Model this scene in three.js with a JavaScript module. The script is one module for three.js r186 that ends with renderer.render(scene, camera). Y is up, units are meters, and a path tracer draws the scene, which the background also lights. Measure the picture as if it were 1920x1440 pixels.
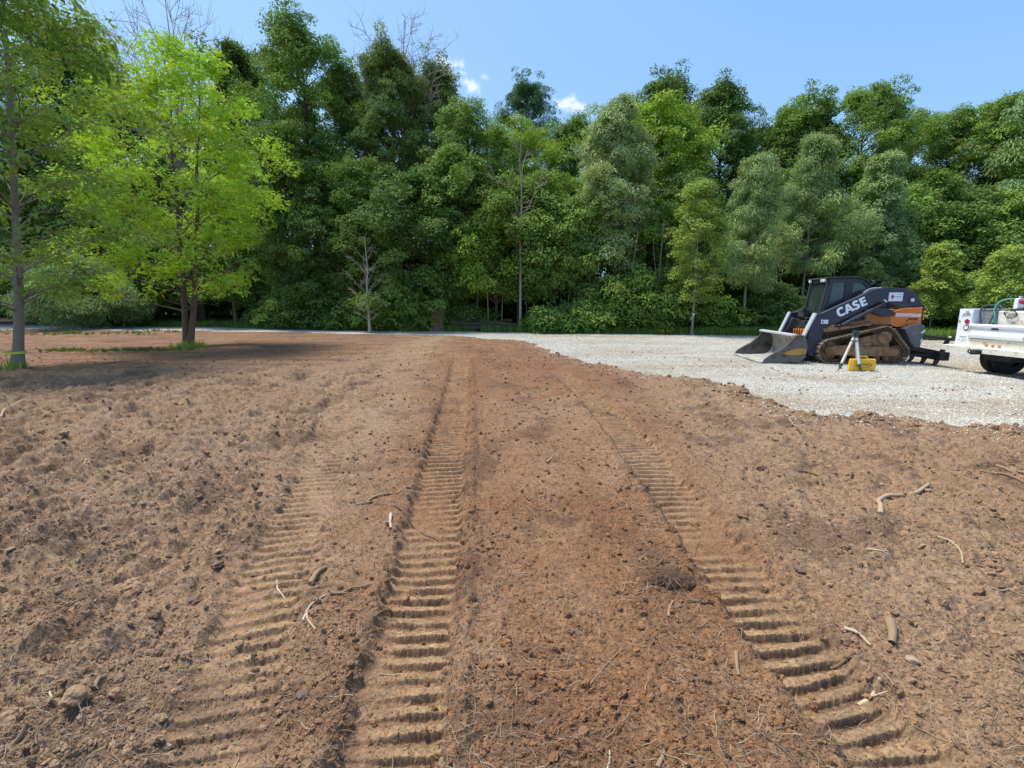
import * as THREE from 'three';
import { mergeGeometries, toCreasedNormals } from 'three/addons/utils/BufferGeometryUtils.js';
import { RoundedBoxGeometry } from 'three/addons/geometries/RoundedBoxGeometry.js';
import { TextGeometry } from 'three/addons/geometries/TextGeometry.js';
import { FontLoader } from 'three/addons/loaders/FontLoader.js';

// ---------------------------------------------------------------- camera, sky, sun, exposure
const scene = new THREE.Scene();
const EYE = 1.6;
const camera = new THREE.PerspectiveCamera(2 * Math.atan(720 / 880) * 180 / Math.PI, 4 / 3, 0.05, 900);
camera.position.set(0, EYE, 0);
camera.rotation.x = -Math.atan(155 / 880);
const renderer = new THREE.WebGLRenderer({ antialias: true });
renderer.setSize(1024, 768);
renderer.toneMapping = THREE.LinearToneMapping;
renderer.toneMappingExposure = 1.34;
renderer.shadowMap.enabled = true;

const SUN_DIR = new THREE.Vector3(-0.33, 0.89, -0.30).normalize();
const sun = new THREE.DirectionalLight(new THREE.Color(1.0, 0.955, 0.87), 4.4);
sun.position.copy(SUN_DIR).multiplyScalar(120);
sun.target.position.set(0, 0, -14);
sun.castShadow = true;
sun.shadow.radius = 34;
sun.shadow.mapSize.set(4096, 4096);
Object.assign(sun.shadow.camera, { left: -60, right: 60, top: 60, bottom: -60, near: 1, far: 260 });
scene.add(sun, sun.target);

// ---------------------------------------------------------------- random numbers and noise
function rng(seed) {
  let a = seed >>> 0;
  return () => { a = (a + 0x6D2B79F5) | 0; let t = Math.imul(a ^ (a >>> 15), 1 | a); t = (t + Math.imul(t ^ (t >>> 7), 61 | t)) ^ t; return ((t ^ (t >>> 14)) >>> 0) / 4294967296; };
}
const PERM = new Uint8Array(512);
{ const r = rng(77), p = Array.from({ length: 256 }, (_, i) => i); for (let i = 255; i > 0; i--) { const j = Math.floor(r() * (i + 1)); [p[i], p[j]] = [p[j], p[i]]; } for (let i = 0; i < 512; i++) PERM[i] = p[i & 255]; }
const GX = new Float32Array(256), GY = new Float32Array(256);
for (let i = 0; i < 256; i++) { GX[i] = Math.cos(i * 2.39996); GY[i] = Math.sin(i * 2.39996); }
function n2(x, y) {                                        // gradient noise, about -1..1
  const xi = Math.floor(x), yi = Math.floor(y), fx = x - xi, fy = y - yi, X = xi & 255, Y = yi & 255;
  const u = fx * fx * fx * (fx * (fx * 6 - 15) + 10), v = fy * fy * fy * (fy * (fy * 6 - 15) + 10);
  const a = PERM[X] + Y, b = PERM[X + 1] + Y;
  const g0 = PERM[a], g1 = PERM[b], g2 = PERM[a + 1], g3 = PERM[b + 1];
  const d0 = GX[g0] * fx + GY[g0] * fy, d1 = GX[g1] * (fx - 1) + GY[g1] * fy, d2 = GX[g2] * fx + GY[g2] * (fy - 1), d3 = GX[g3] * (fx - 1) + GY[g3] * (fy - 1);
  const p = d0 + u * (d1 - d0), q = d2 + u * (d3 - d2);
  return 1.5 * (p + v * (q - p));
}
function fbm(x, y, o = 4) { let s = 0, a = 0.5, t = 0; for (let i = 0; i < o; i++) { s += a * n2(x + i * 17.3, y - i * 9.1); t += a; a *= 0.5; x *= 2.03; y *= 2.03; } return s / t; }
const clamp = (x, a = 0, b = 1) => x < a ? a : x > b ? b : x;
const sstep = (a, b, x) => { const t = clamp((x - a) / (b - a)); return t * t * (3 - 2 * t); };
const lerp = (a, b, t) => a + (b - a) * t;
const V = (x, y, z) => new THREE.Vector3(x, y, z);
const lin = (r, g, b) => new THREE.Color().setRGB(r, g, b);

// the sky: air that pales towards the horizon and the sun, and scattered fair-weather cloud
{
  const W = 2048, Hh = 1024, data = new Float32Array(W * Hh * 4);
  // a few small clouds low over the woods: direction x/z slope, elevation, size
  const puffs = [[-0.955, 0.60, 0.085, 0.032], [-0.90, 0.575, 0.06, 0.025], [-0.118, 0.446, 0.036, 0.024], [-0.072, 0.418, 0.030, 0.018], [0.115, 0.378, 0.036, 0.018], [0.63, 0.685, 0.10, 0.008], [0.98, 0.69, 0.12, 0.009]];
  for (let j = 0; j < Hh; j++) {
    const el = (j + 0.5) / Hh * Math.PI - Math.PI / 2, y = Math.sin(el), c = Math.cos(el);
    for (let i = 0; i < W; i++) {
      const az = ((i + 0.5) / W - 0.5) * 2 * Math.PI, x = c * Math.cos(az), z = c * Math.sin(az);
      const up = Math.max(y, 0), t = Math.pow(1 - up, 2.6);
      let r = lerp(0.085, 0.43, t), g = lerp(0.262, 0.67, t), b = lerp(0.69, 0.95, t);
      const cs = x * SUN_DIR.x + y * SUN_DIR.y + z * SUN_DIR.z, gl = 0.30 * Math.pow(Math.max(0, (cs + 1) / 2), 5);
      r += gl * 0.85; g += gl * 0.95; b += gl * 0.55;
      let cl = 0;
      if (y > 0.02) {                                     // scattered cloud over the rest of the sky
        const q = 1.6 / (y + 0.12), m = fbm(x * q + 31.7, z * q + 4.2, 5);
        cl = 0.85 * sstep(0.16, 0.46, m) * sstep(0.03, 0.2, y);
        const ahead = -z > 0 ? Math.abs(x) / -z : 9;
        cl *= z < 0 ? sstep(1.1, 1.7, ahead) : 1;
        if (z < 0) {
          const sx = x / -z, sy = y / Math.hypot(x, z);
          const ex = -z / Math.hypot(x, z), slope = sy / ex;
          for (const [px, pe, w, h] of puffs) {
            const dx = (sx - px) / w, dy = (slope - pe) / h, rr = dx * dx + dy * dy;
            if (rr < 6) cl = Math.max(cl, 0.55 * sstep(0.95, 0.1, rr * 0.8 + 0.30 + 1.9 * fbm(sx * 34 + px * 50, slope * 46, 5)));
          }
        }
      }
      const k = (j * W + i) * 4;
      data[k] = lerp(r, 0.98, cl); data[k + 1] = lerp(g, 0.99, cl); data[k + 2] = lerp(b, 1.02, cl); data[k + 3] = 1;
      if (y < 0) { data[k] = 0.20; data[k + 1] = 0.18; data[k + 2] = 0.14; }
    }
  }
  const sky = new THREE.DataTexture(data, W, Hh, THREE.RGBAFormat, THREE.FloatType);
  sky.mapping = THREE.EquirectangularReflectionMapping; sky.colorSpace = THREE.LinearSRGBColorSpace;
  sky.magFilter = sky.minFilter = THREE.LinearFilter; sky.needsUpdate = true;
  scene.background = sky; scene.environment = sky;
  scene.backgroundIntensity = 1; scene.environmentIntensity = 1;
}

// ---------------------------------------------------------------- small helpers
const used = {};
function named(o, name) { const n = used[name] = (used[name] ?? -1) + 1; o.name = n ? `${name}_${String(n).padStart(3, '0')}` : name; return o; }
function tag(o, label, category, group) { o.userData.label = label; o.userData.category = category; if (group) o.userData.group = group; return o; }
function shadows(o) { o.traverse(c => { if (c.isMesh) { c.castShadow = true; c.receiveShadow = true; } }); return o; }
function thing(name, label, category, pos = [0, 0, 0], turn = 0, group) { const g = named(new THREE.Group(), name); g.position.set(...pos); g.rotation.y = turn; scene.add(g); return tag(g, label, category, group); }
function part(name, geo, mat, parent) { const m = new THREE.Mesh(Array.isArray(geo) ? M(geo) : geo, mat); m.name = name; m.castShadow = m.receiveShadow = true; parent.add(m); return m; }
function single(name, geo, mat, label, category, group) { const m = new THREE.Mesh(Array.isArray(geo) ? M(geo) : geo, mat); named(m, name); m.castShadow = m.receiveShadow = true; scene.add(m); return tag(m, label, category, group); }
function structure(name, geo, mat) { const m = new THREE.Mesh(geo, mat); m.name = name; m.userData.kind = 'structure'; m.castShadow = m.receiveShadow = true; scene.add(m); return m; }
function M(list) {                                         // merge to one geometry with position, normal, uv
  return mergeGeometries(list.map(g => { const q = g.index ? g.toNonIndexed() : g; for (const k of Object.keys(q.attributes)) if (!['position', 'normal', 'uv'].includes(k)) q.deleteAttribute(k); if (!q.attributes.uv) q.setAttribute('uv', new THREE.BufferAttribute(new Float32Array(q.attributes.position.count * 2), 2)); return q; }));
}
function box(w, h, d, x = 0, y = 0, z = 0, rx = 0, ry = 0, rz = 0, r = 0.012) {
  const rr = Math.min(r, w * 0.45, h * 0.45, d * 0.45);
  const g = rr > 0.0015 ? new RoundedBoxGeometry(w, h, d, 2, rr) : new THREE.BoxGeometry(w, h, d);
  g.applyMatrix4(new THREE.Matrix4().compose(V(x, y, z), new THREE.Quaternion().setFromEuler(new THREE.Euler(rx, ry, rz)), V(1, 1, 1)));
  return g;
}
const YUP = V(0, 1, 0);
function rod(a, b, r0, r1 = r0, seg = 12) {                // a cylinder from point a to point b
  const A = V(...a), B = V(...b), d = B.clone().sub(A), L = d.length();
  const g = new THREE.CylinderGeometry(r1, r0, L, seg);
  g.applyMatrix4(new THREE.Matrix4().compose(A.add(B).multiplyScalar(0.5), new THREE.Quaternion().setFromUnitVectors(YUP, d.normalize()), V(1, 1, 1)));
  return g;
}
function bar(a, b, w, h) {                                 // a square bar from a to b (w across z, h across the rest)
  const A = V(...a), B = V(...b), d = B.clone().sub(A), L = d.length();
  const g = new RoundedBoxGeometry(h, L, w, 2, Math.min(w, h) * 0.15);
  g.applyMatrix4(new THREE.Matrix4().compose(A.add(B).multiplyScalar(0.5), new THREE.Quaternion().setFromUnitVectors(YUP, d.normalize()), V(1, 1, 1)));
  return g;
}
function hose(points, r, seg = 40, rs = 8) { return new THREE.TubeGeometry(new THREE.CatmullRomCurve3(points.map(p => V(...p))), seg, r, rs); }
function slab(profile, z0, z1, bevel = 0.012, hole) {      // an outline in x, y with thickness from z0 to z1
  const s = new THREE.Shape(profile.map(p => new THREE.Vector2(p[0], p[1])));
  if (hole) for (const h of hole) s.holes.push(new THREE.Path(h.map(p => new THREE.Vector2(p[0], p[1]))));
  const th = Math.abs(z1 - z0), b = Math.min(bevel, th * 0.4);
  const g = new THREE.ExtrudeGeometry(s, { depth: th - 2 * b, bevelEnabled: b > 0, bevelThickness: b, bevelSize: b, bevelOffset: -b, bevelSegments: 2, curveSegments: 8 });
  g.translate(0, 0, Math.min(z0, z1) + b);
  return g;
}
function smoothPath(pts, n = 6, closed = false) { return new THREE.CatmullRomCurve3(pts.map(p => V(p[0], p[1], 0)), closed, 'centripetal').getPoints(pts.length * n).map(p => [p.x, p.y]); }
function disc(x, y, z0, z1, r, seg = 28) { return rod([x, y, z0], [x, y, z1], r, r, seg); }
function grain(size, fn, srgb = true) {                    // a texture computed pixel by pixel, fn(u, v) -> [r, g, b] 0..1
  const d = new Uint8Array(size * size * 4);
  for (let j = 0; j < size; j++) for (let i = 0; i < size; i++) { const c = fn(i / size, j / size), k = (j * size + i) * 4; d[k] = clamp(c[0]) * 255; d[k + 1] = clamp(c[1]) * 255; d[k + 2] = clamp(c[2]) * 255; d[k + 3] = 255; }
  const t = new THREE.DataTexture(d, size, size); t.wrapS = t.wrapT = THREE.RepeatWrapping; t.magFilter = THREE.LinearFilter; t.minFilter = THREE.LinearMipmapLinearFilter; t.generateMipmaps = true;
  if (srgb) t.colorSpace = THREE.SRGBColorSpace; t.needsUpdate = true; return t;
}
function tileNoise(u, v, f, o = 4, seed = 0) {             // fbm that repeats over 0..1
  const s = (a, b) => fbm(a * f + seed * 7.7, b * f + seed * 3.1, o);
  const wu = sstep(0.75, 1, u), wv = sstep(0.75, 1, v);
  return lerp(lerp(s(u, v), s(u - 1, v), wu), lerp(s(u, v - 1), s(u - 1, v - 1), wu), wv);
}
const metresUV = (g, s = 1) => { const p = g.attributes.position, uv = g.attributes.uv, n = g.attributes.normal; for (let i = 0; i < p.count; i++) { const ax = Math.abs(n.getX(i)), ay = Math.abs(n.getY(i)), az = Math.abs(n.getZ(i)); if (az >= ax && az >= ay) uv.setXY(i, p.getX(i) * s, p.getY(i) * s); else if (ay >= ax) uv.setXY(i, p.getX(i) * s, p.getZ(i) * s); else uv.setXY(i, p.getZ(i) * s, p.getY(i) * s); } return g; };

// ---------------------------------------------------------------- ground: tilled soil with crawler tracks, and the gravel yard
const EDGE = [[-70, -28], [-28.9, -26.6], [-19.5, -26.1], [-11, -24.3], [-6.8, -23.1], [-3.15, -22.3], [0.5, -18.9], [0.95, -16], [1.68, -12.75], [2.78, -10.22], [3.75, -8.92], [3.88, -7.81], [3.79, -6.83], [4.0, -6.21], [4.37, -5.92], [5.04, -5.84], [5.34, -5.56], [5.65, -5.26], [8, -5.0], [20, -4.2], [60, -3],
  [60, -12], [24, -17], [17.1, -18.9], [13, -21.8], [6.3, -22.9], [2.1, -23.5], [-4.6, -25.4], [-12.5, -27.4], [-23.3, -30.3], [-35, -32.3], [-70, -35]];
const N_LOW = 21;                                          // the first 21 points run along the soil side
function edgeDistance(x, z) {                              // >0 on gravel, <0 off it; also which side is nearest
  let best = 1e9, inside = false, side = 0;
  for (let i = 0, n = EDGE.length, j = n - 1; i < n; j = i++) {
    const ax = EDGE[j][0], az = EDGE[j][1], bx = EDGE[i][0], bz = EDGE[i][1];
    if ((az > z) !== (bz > z) && x < (bx - ax) * (z - az) / (bz - az) + ax) inside = !inside;
    const dx = bx - ax, dz = bz - az, t = clamp(((x - ax) * dx + (z - az) * dz) / (dx * dx + dz * dz)), ex = ax + t * dx - x, ez = az + t * dz - z, d = ex * ex + ez * ez;
    if (d < best) { best = d; side = i < N_LOW && i > 0 ? 0 : 1; }
  }
  const d = Math.sqrt(best);
  return [inside ? d : -d, side];
}
const PROFILE = [[0, -0.21], [1, -0.185], [1.7, -0.13], [2.6, -0.03], [3.6, 0.06], [5, 0.115], [7, 0.13], [10, 0.115], [14, 0.08], [20, 0.03], [26, 0], [60, 0]];
function profile(d) { for (let i = 1; i < PROFILE.length; i++) if (d < PROFILE[i][0]) { const [a, b] = PROFILE[i - 1], [c, e] = PROFILE[i]; const t = (d - a) / (c - a); return lerp(b, e, t); } return 0; }
function smoothProfile(d) { return (profile(Math.max(0, d - 0.5)) + 2 * profile(d) + profile(d + 0.5)) / 4; }
const gravelH = (x, z) => -0.11 * sstep(10.0, 11.6, x) * sstep(-16, -12.5, z) + 0.02 * n2(x * 0.35, z * 0.35) + 0.012 * n2(x * 1.3, z * 1.3) + 0.05 * sstep(-7.2, -5.6, z) * sstep(3, 5, x) * (0.5 + 0.5 * n2(x * 0.8, z * 0.8));

// crawler tracks: centre lines on the ground, half width, rut depth, first lug
const TRACKS = [
  { seed: 1.3, hw: 0.205, depth: 0.06, k: 1, berm: 1, bermSide: 1, fade: d => 1 - 0.85 * sstep(8.5, 14, d), p: [[-0.50, -0.4], [-0.489, -1.654], [-0.509, -1.956], [-0.515, -2.367], [-0.59, -3.4], [-0.665, -4.481], [-0.83, -6.5], [-1.014, -8.619], [-1.383, -12.872], [-1.663, -16.605]] },
  { seed: 4.7, hw: 0.205, depth: 0.055, k: 1, berm: 0.8, bermSide: -1, fade: d => 1 - sstep(8.5, 11, d), p: [[1.60, -0.4], [1.499, -1.615], [1.425, -1.931], [1.393, -2.157], [1.364, -2.615], [1.345, -3.067], [1.30, -3.963], [1.28, -4.957], [1.244, -6.597], [1.155, -8.333], [0.85, -10.9]] },
  { seed: 9.1, hw: 0.195, depth: 0.035, k: 0.8, berm: 0.5, bermSide: -1, fade: d => 0.9 * (1 - sstep(5.5, 8.5, d)), p: [[-1.0, -0.4], [-1.137, -1.322], [-1.203, -1.59], [-1.26, -1.844], [-1.35, -2.185], [-1.441, -2.534], [-1.54, -3.093], [-1.73, -3.963], [-2.075, -5.153], [-2.519, -6.767], [-3.034, -8.62]] },
];
for (const t of TRACKS) { t.cum = [0]; for (let i = 1; i < t.p.length; i++) t.cum.push(t.cum[i - 1] + Math.hypot(t.p[i][0] - t.p[i - 1][0], t.p[i][1] - t.p[i - 1][1])); t.x0 = Math.min(...t.p.map(q => q[0])) - 0.6; t.x1 = Math.max(...t.p.map(q => q[0])) + 0.6; t.z0 = Math.min(...t.p.map(q => q[1])) - 0.3; }
function trackAt(t, x, z) {
  if (x < t.x0 || x > t.x1 || z < t.z0) return null;
  let best = 1e9, s = 0, lat = 0;
  for (let i = 1; i < t.p.length; i++) {
    const [ax, az] = t.p[i - 1], [bx, bz] = t.p[i], dx = bx - ax, dz = bz - az, L2 = dx * dx + dz * dz;
    const k = clamp(((x - ax) * dx + (z - az) * dz) / L2), ex = x - ax - k * dx, ez = z - az - k * dz, d = ex * ex + ez * ez;
    if (d < best) { best = d; s = t.cum[i - 1] + k * Math.sqrt(L2); lat = Math.sqrt(d) * Math.sign(dx * ez - dz * ex); }
  }
  return best < 0.36 ? [s, lat] : null;
}
const PITCH = 0.088;
const CLOD = (x, z, f) => { const a = 1 - Math.abs(n2(x * f, z * f)); return a * a; };
// height of the soil and what the soil is like there: [y, mix of dry tan, red, pressed pale, dark]
const OUT = new Float32Array(8);
function soil(x, z) {
  const d = -z;
  const [sd0, side] = edgeDistance(x, z);
  const sd = sd0 + 0.18 * n2(x * 1.1, z * 1.1) + 0.13 * n2(x * 3.7, z * 3.7) + 0.05 * n2(x * 11, z * 11);
  let y = smoothProfile(Math.hypot(d, x * 0.25)) + 0.035 * n2(x * 0.45 + 3, z * 0.45) + 0.02 * n2(x * 1.2, z * 1.2 + 7);
  const leftZone = sstep(-1.1, -1.9, x + 0.12 * d) * sstep(14, 8, d), rightZone = sstep(1.5, 2.3, x - 0.06 * d), graded = sstep(-3.2, -5, x) * sstep(9, 12, d);
  // furrows left by the rake, running away from the viewer
  const wob = 0.5 * n2(z * 0.35, x * 0.2) + 0.15 * n2(z * 1.3, 3);
  const fur = Math.sin((x + 0.10 * d + wob * 0.35) * 10.5) * 0.5 + 0.5;
  const rough = (1 - 0.75 * graded) * (0.85 + 0.5 * leftZone + 0.35 * rightZone);
  y += leftZone * (0.105 * (fur - 0.5) * (0.55 + 0.7 * n2(x * 0.9, z * 0.9)) + 0.03 * n2(x * 1.9, z * 1.1 + 5));
  // clods at several sizes, in patches
  const patch = 0.55 + 0.75 * clamp(0.5 + n2(x * 0.9 + 11, z * 0.7)), patch2 = clamp(0.45 + 0.9 * n2(x * 2.3 + 5, z * 2.1));
  let loose = 0.026 * n2(x * 3.1, z * 2.7) + (0.012 + 0.014 * leftZone) * (CLOD(x + 0.2 * n2(x * 3, z * 3), z, 4.7) - 0.5) * patch + (0.006 + 0.014 * leftZone + 0.008 * rightZone) * (CLOD(x, z, 11.3) - 0.45) * patch2;
  const wx = x + 0.03 * n2(x * 7, z * 7 + 9), wz = z + 0.03 * n2(x * 7 + 5, z * 7);
  loose += (0.007 + 0.007 * leftZone + 0.004 * rightZone) * n2(wx * 17.9, wz * 16.7) * patch + (0.006 + 0.006 * leftZone) * (0.4 - Math.abs(n2(wx * 27.0 + 3, wz * 26.1))) * patch2 + 0.0075 * n2(wx * 38.0 + 3, wz * 37.1) + 0.0050 * n2(wx * 71.0, wz * 68.3 + 5);
  let pad = 0, bermAll = 0, rutMask = 0;
  for (const t of TRACKS) {
    const q = trackAt(t, x, z); if (!q) continue;
    const [s, lat] = q, ed = Math.abs(lat) / t.hw + 0.13 * n2(s * 5.5 + t.seed, lat * 4) + 0.12 * n2(s * 15, lat * 9 + t.seed) + 0.07 * n2(s * 41, lat * 31);
    const fade = t.fade(d);
    const mk = fade * (1 - sstep(0.82, 1.2, ed));
    const strength = t.k * clamp(0.72 + 0.85 * n2(s * 0.9 + t.seed * 3, lat * 3.1) + 0.35 * n2(s * 3.7, lat * 7 + t.seed));
    const ph0 = s / PITCH + 0.05 * n2(lat * 5 + t.seed, s * 2.1) + 0.035 * n2(lat * 19, s * 17) + 0.05 * n2(lat * 47, s * 43);
    const ph = ph0 - Math.floor(ph0);
    // each lug leaves a groove with a steep far wall and a pressed pad that rises towards the next groove
    const prof = ph < 0.36 ? -1 : ph < 0.46 ? lerp(-1, 0.55, sstep(0.36, 0.46, ph)) : lerp(0.55, 0.05, (ph - 0.46) / 0.54) ;
    const broken = sstep(-0.25, 0.35, n2(Math.floor(ph0) * 0.73 + t.seed, lat * 5.0) + 0.55);
    y -= mk * t.depth;
    y += mk * strength * 0.025 * prof * (0.45 + 0.55 * broken);
    y += fade * 0.045 * t.berm * Math.exp(-Math.pow((ed - 1.32) / 0.22, 2)) * (0.7 + 0.6 * n2(s * 3.3, t.seed)) * (lat * t.bermSide > 0 ? 1 : 0.35);
    pad = Math.max(pad, mk * strength * (ph > 0.42 ? 1 : 0.1) * (0.55 + 0.45 * broken)); rutMask = Math.max(rutMask, mk);
    bermAll = Math.max(bermAll, fade * Math.exp(-Math.pow((ed - 1.3) / 0.3, 2)));
  }
  // heaped, broken mounds left by the tines on both flanks
  const heap = Math.max(leftZone, 0.8 * rightZone) * (1 - graded);
  if (heap > 0) { const ax = x + 0.10 * n2(x * 2.3, z * 2.3), az = z + 0.10 * n2(x * 2.3 + 8, z * 2.3); loose += heap * (0.080 * (Math.abs(n2(ax * 2.7, az * 2.0)) - 0.3) + 0.052 * (Math.abs(n2(ax * 5.6 + 4, az * 4.6)) - 0.3) + 0.020 * (Math.abs(n2(ax * 11.7, az * 10.4 + 2)) - 0.3)); }
  y += loose * rough * (1 - 0.55 * rutMask);
  y += bermAll * (1 - rutMask) * (0.018 * n2(x * 8.5, z * 8.5) + 0.013 * n2(x * 22, z * 22));
  // a loosened bank where soil meets gravel, then it dives under the gravel
  if (side === 0) {
    y += 0.05 * Math.exp(-Math.pow((sd + 0.4) / 0.33, 2)) * (0.6 + 0.6 * n2(x * 2.2, z * 2.2)) * sstep(16, 9, d);
    y = lerp(y, gravelH(x, z) - 0.10, sstep(-0.02, 0.28, sd));
    if (d > 9) y = lerp(y, gravelH(x, z) + 0.02 + loose * rough * 0.7, sstep(-2.5, -0.1, sd) * (1 - sstep(-0.02, 0.28, sd)));
  } else {
    const far = sstep(0.2, 4, -sd);
    y = sd > 0 ? gravelH(x, z) - 0.10 : lerp(gravelH(x, z) - 0.10, 0.03 + 0.05 * n2(x * 0.6, z * 0.6) + 0.25 * sstep(2, 14, -sd) + loose, sstep(0, 0.35, -sd) * (0.4 + 0.6 * far));
  }
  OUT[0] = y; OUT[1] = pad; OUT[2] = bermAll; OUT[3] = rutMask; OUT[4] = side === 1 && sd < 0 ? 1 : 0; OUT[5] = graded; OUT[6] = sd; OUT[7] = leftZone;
  return y;
}
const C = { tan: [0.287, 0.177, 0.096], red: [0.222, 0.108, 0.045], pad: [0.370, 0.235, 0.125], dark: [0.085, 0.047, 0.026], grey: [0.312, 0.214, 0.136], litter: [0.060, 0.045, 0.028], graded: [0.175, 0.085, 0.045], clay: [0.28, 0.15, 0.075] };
{
  const NC = 860, NR1 = 1000, NR = 1120, D0 = 0.9, DM = 12, D1 = 46, A = 1.32;
  const pos = new Float32Array((NC + 1) * (NR + 1) * 3), col = new Float32Array((NC + 1) * (NR + 1) * 3), uv = new Float32Array((NC + 1) * (NR + 1) * 2);
  let o = 0, o2 = 0;
  for (let j = 0; j <= NR; j++) {
    const d = j <= NR1 ? D0 * Math.pow(DM / D0, j / NR1) : DM * Math.pow(D1 / DM, (j - NR1) / (NR - NR1));
    for (let i = 0; i <= NC; i++) {
      const x = (i / NC * 2 - 1) * A * (d + 0.5), z = -d;
      const y = soil(x, z);
      pos[o] = x; pos[o + 1] = y; pos[o + 2] = z; uv[o2++] = x; uv[o2++] = -z;
      const pad = OUT[1], berm = OUT[2], rut = OUT[3], lit = OUT[4], graded = OUT[5], lz = OUT[7];
      const big = n2(x * 0.55 + 4, z * 0.4), mid = n2(x * 2.1, z * 1.9 + 6), fine = n2(x * 13 + y * 9, z * 13 + y * 11), dry = clamp(0.5 + 0.9 * n2(x * 0.8 - 7, z * 0.6 + 2));
      // the strip between the crawler tracks is redder; both flanks are dried to tan
      const centre = sstep(-1.3, -0.3, x + 0.10 * d) * sstep(2.0, 0.9, x - 0.1 * d) * (0.55 + 0.45 * clamp(0.5 + big)) + 0.35 * sstep(5, 12, d) * sstep(-4, -1, x);
      const rd = clamp(centre + 0.35 * mid * (1 - lz) - 0.1);
      let r = lerp(C.tan[0], C.red[0], rd), g = lerp(C.tan[1], C.red[1], rd), b = lerp(C.tan[2], C.red[2], rd);
      const gy = clamp(0.6 * dry * (1 - rd)) * 0.7; r = lerp(r, C.grey[0], gy); g = lerp(g, C.grey[1], gy); b = lerp(b, C.grey[2], gy);
      if (graded > 0) { const st = clamp(0.5 + 0.9 * n2(x * 0.35, z * 1.9)); r = lerp(r, lerp(C.graded[0], C.clay[0], st), graded); g = lerp(g, lerp(C.graded[1], C.clay[1], st), graded); b = lerp(b, lerp(C.graded[2], C.clay[2], st), graded); }
      const pd = clamp(pad * (0.75 + 0.3 * mid)); r = lerp(r, C.pad[0], pd); g = lerp(g, C.pad[1], pd); b = lerp(b, C.pad[2], pd);
      const wet = clamp(0.85 * sstep(0.15, 0.65, n2(x * 1.7 + 9, z * 1.5) + 0.45 * n2(x * 6.3, z * 6.1)) * (1 - pd)); r = lerp(r, C.dark[0], wet * 0.6); g = lerp(g, C.dark[1], wet * 0.6); b = lerp(b, C.dark[2], wet * 0.6);
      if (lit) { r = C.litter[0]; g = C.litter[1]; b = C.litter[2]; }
      const f = 1 + 0.20 * fine + 0.24 * n2(x * 37 + y * 23, z * 37 + y * 31) + 0.16 * n2(x * 83 - y * 51, z * 81 + y * 67);
      col[o] = r * f; col[o + 1] = g * f; col[o + 2] = b * f; o += 3;
    }
  }
  const idx = new Uint32Array(NC * NR * 6); let q = 0;
  for (let j = 0; j < NR; j++) for (let i = 0; i < NC; i++) { const a = j * (NC + 1) + i, b = a + NC + 1; idx[q++] = a; idx[q++] = a + 1; idx[q++] = b; idx[q++] = b; idx[q++] = a + 1; idx[q++] = b + 1; }
  const g = new THREE.BufferGeometry();
  g.setAttribute('position', new THREE.BufferAttribute(pos, 3)); g.setAttribute('color', new THREE.BufferAttribute(col, 3)); g.setAttribute('uv', new THREE.BufferAttribute(uv, 2)); g.setIndex(new THREE.BufferAttribute(idx, 1));
  g.computeVertexNormals();
  const map = grain(1024, (u, v) => { const n = tileNoise(u, v, 90, 3, 1), m = tileNoise(u, v, 24, 4, 2), w = 0.90 + 0.20 * n + 0.10 * m; return [w, w * 0.985, w * 0.965]; });
  const bump = grain(1024, (u, v) => { const n = 0.5 + 0.38 * tileNoise(u, v, 60, 3, 3) + 0.2 * tileNoise(u, v, 160, 2, 4); return [n, n, n]; }, false);
  map.repeat.set(0.7, 0.7); bump.repeat.set(0.7, 0.7);
  structure('ground', g, new THREE.MeshStandardMaterial({ color: 0xffffff, vertexColors: true, map, bumpMap: bump, bumpScale: 0.012, roughness: 1, envMapIntensity: 1 }));
}
{ // the land beyond what the picture shows in detail
  const g = new THREE.PlaneGeometry(700, 700, 60, 60); g.rotateX(-Math.PI / 2);
  structure('terrain', g, new THREE.MeshStandardMaterial({ color: lin(0.10, 0.075, 0.045), roughness: 1 })).position.set(0, -0.55, -60);
}
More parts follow.
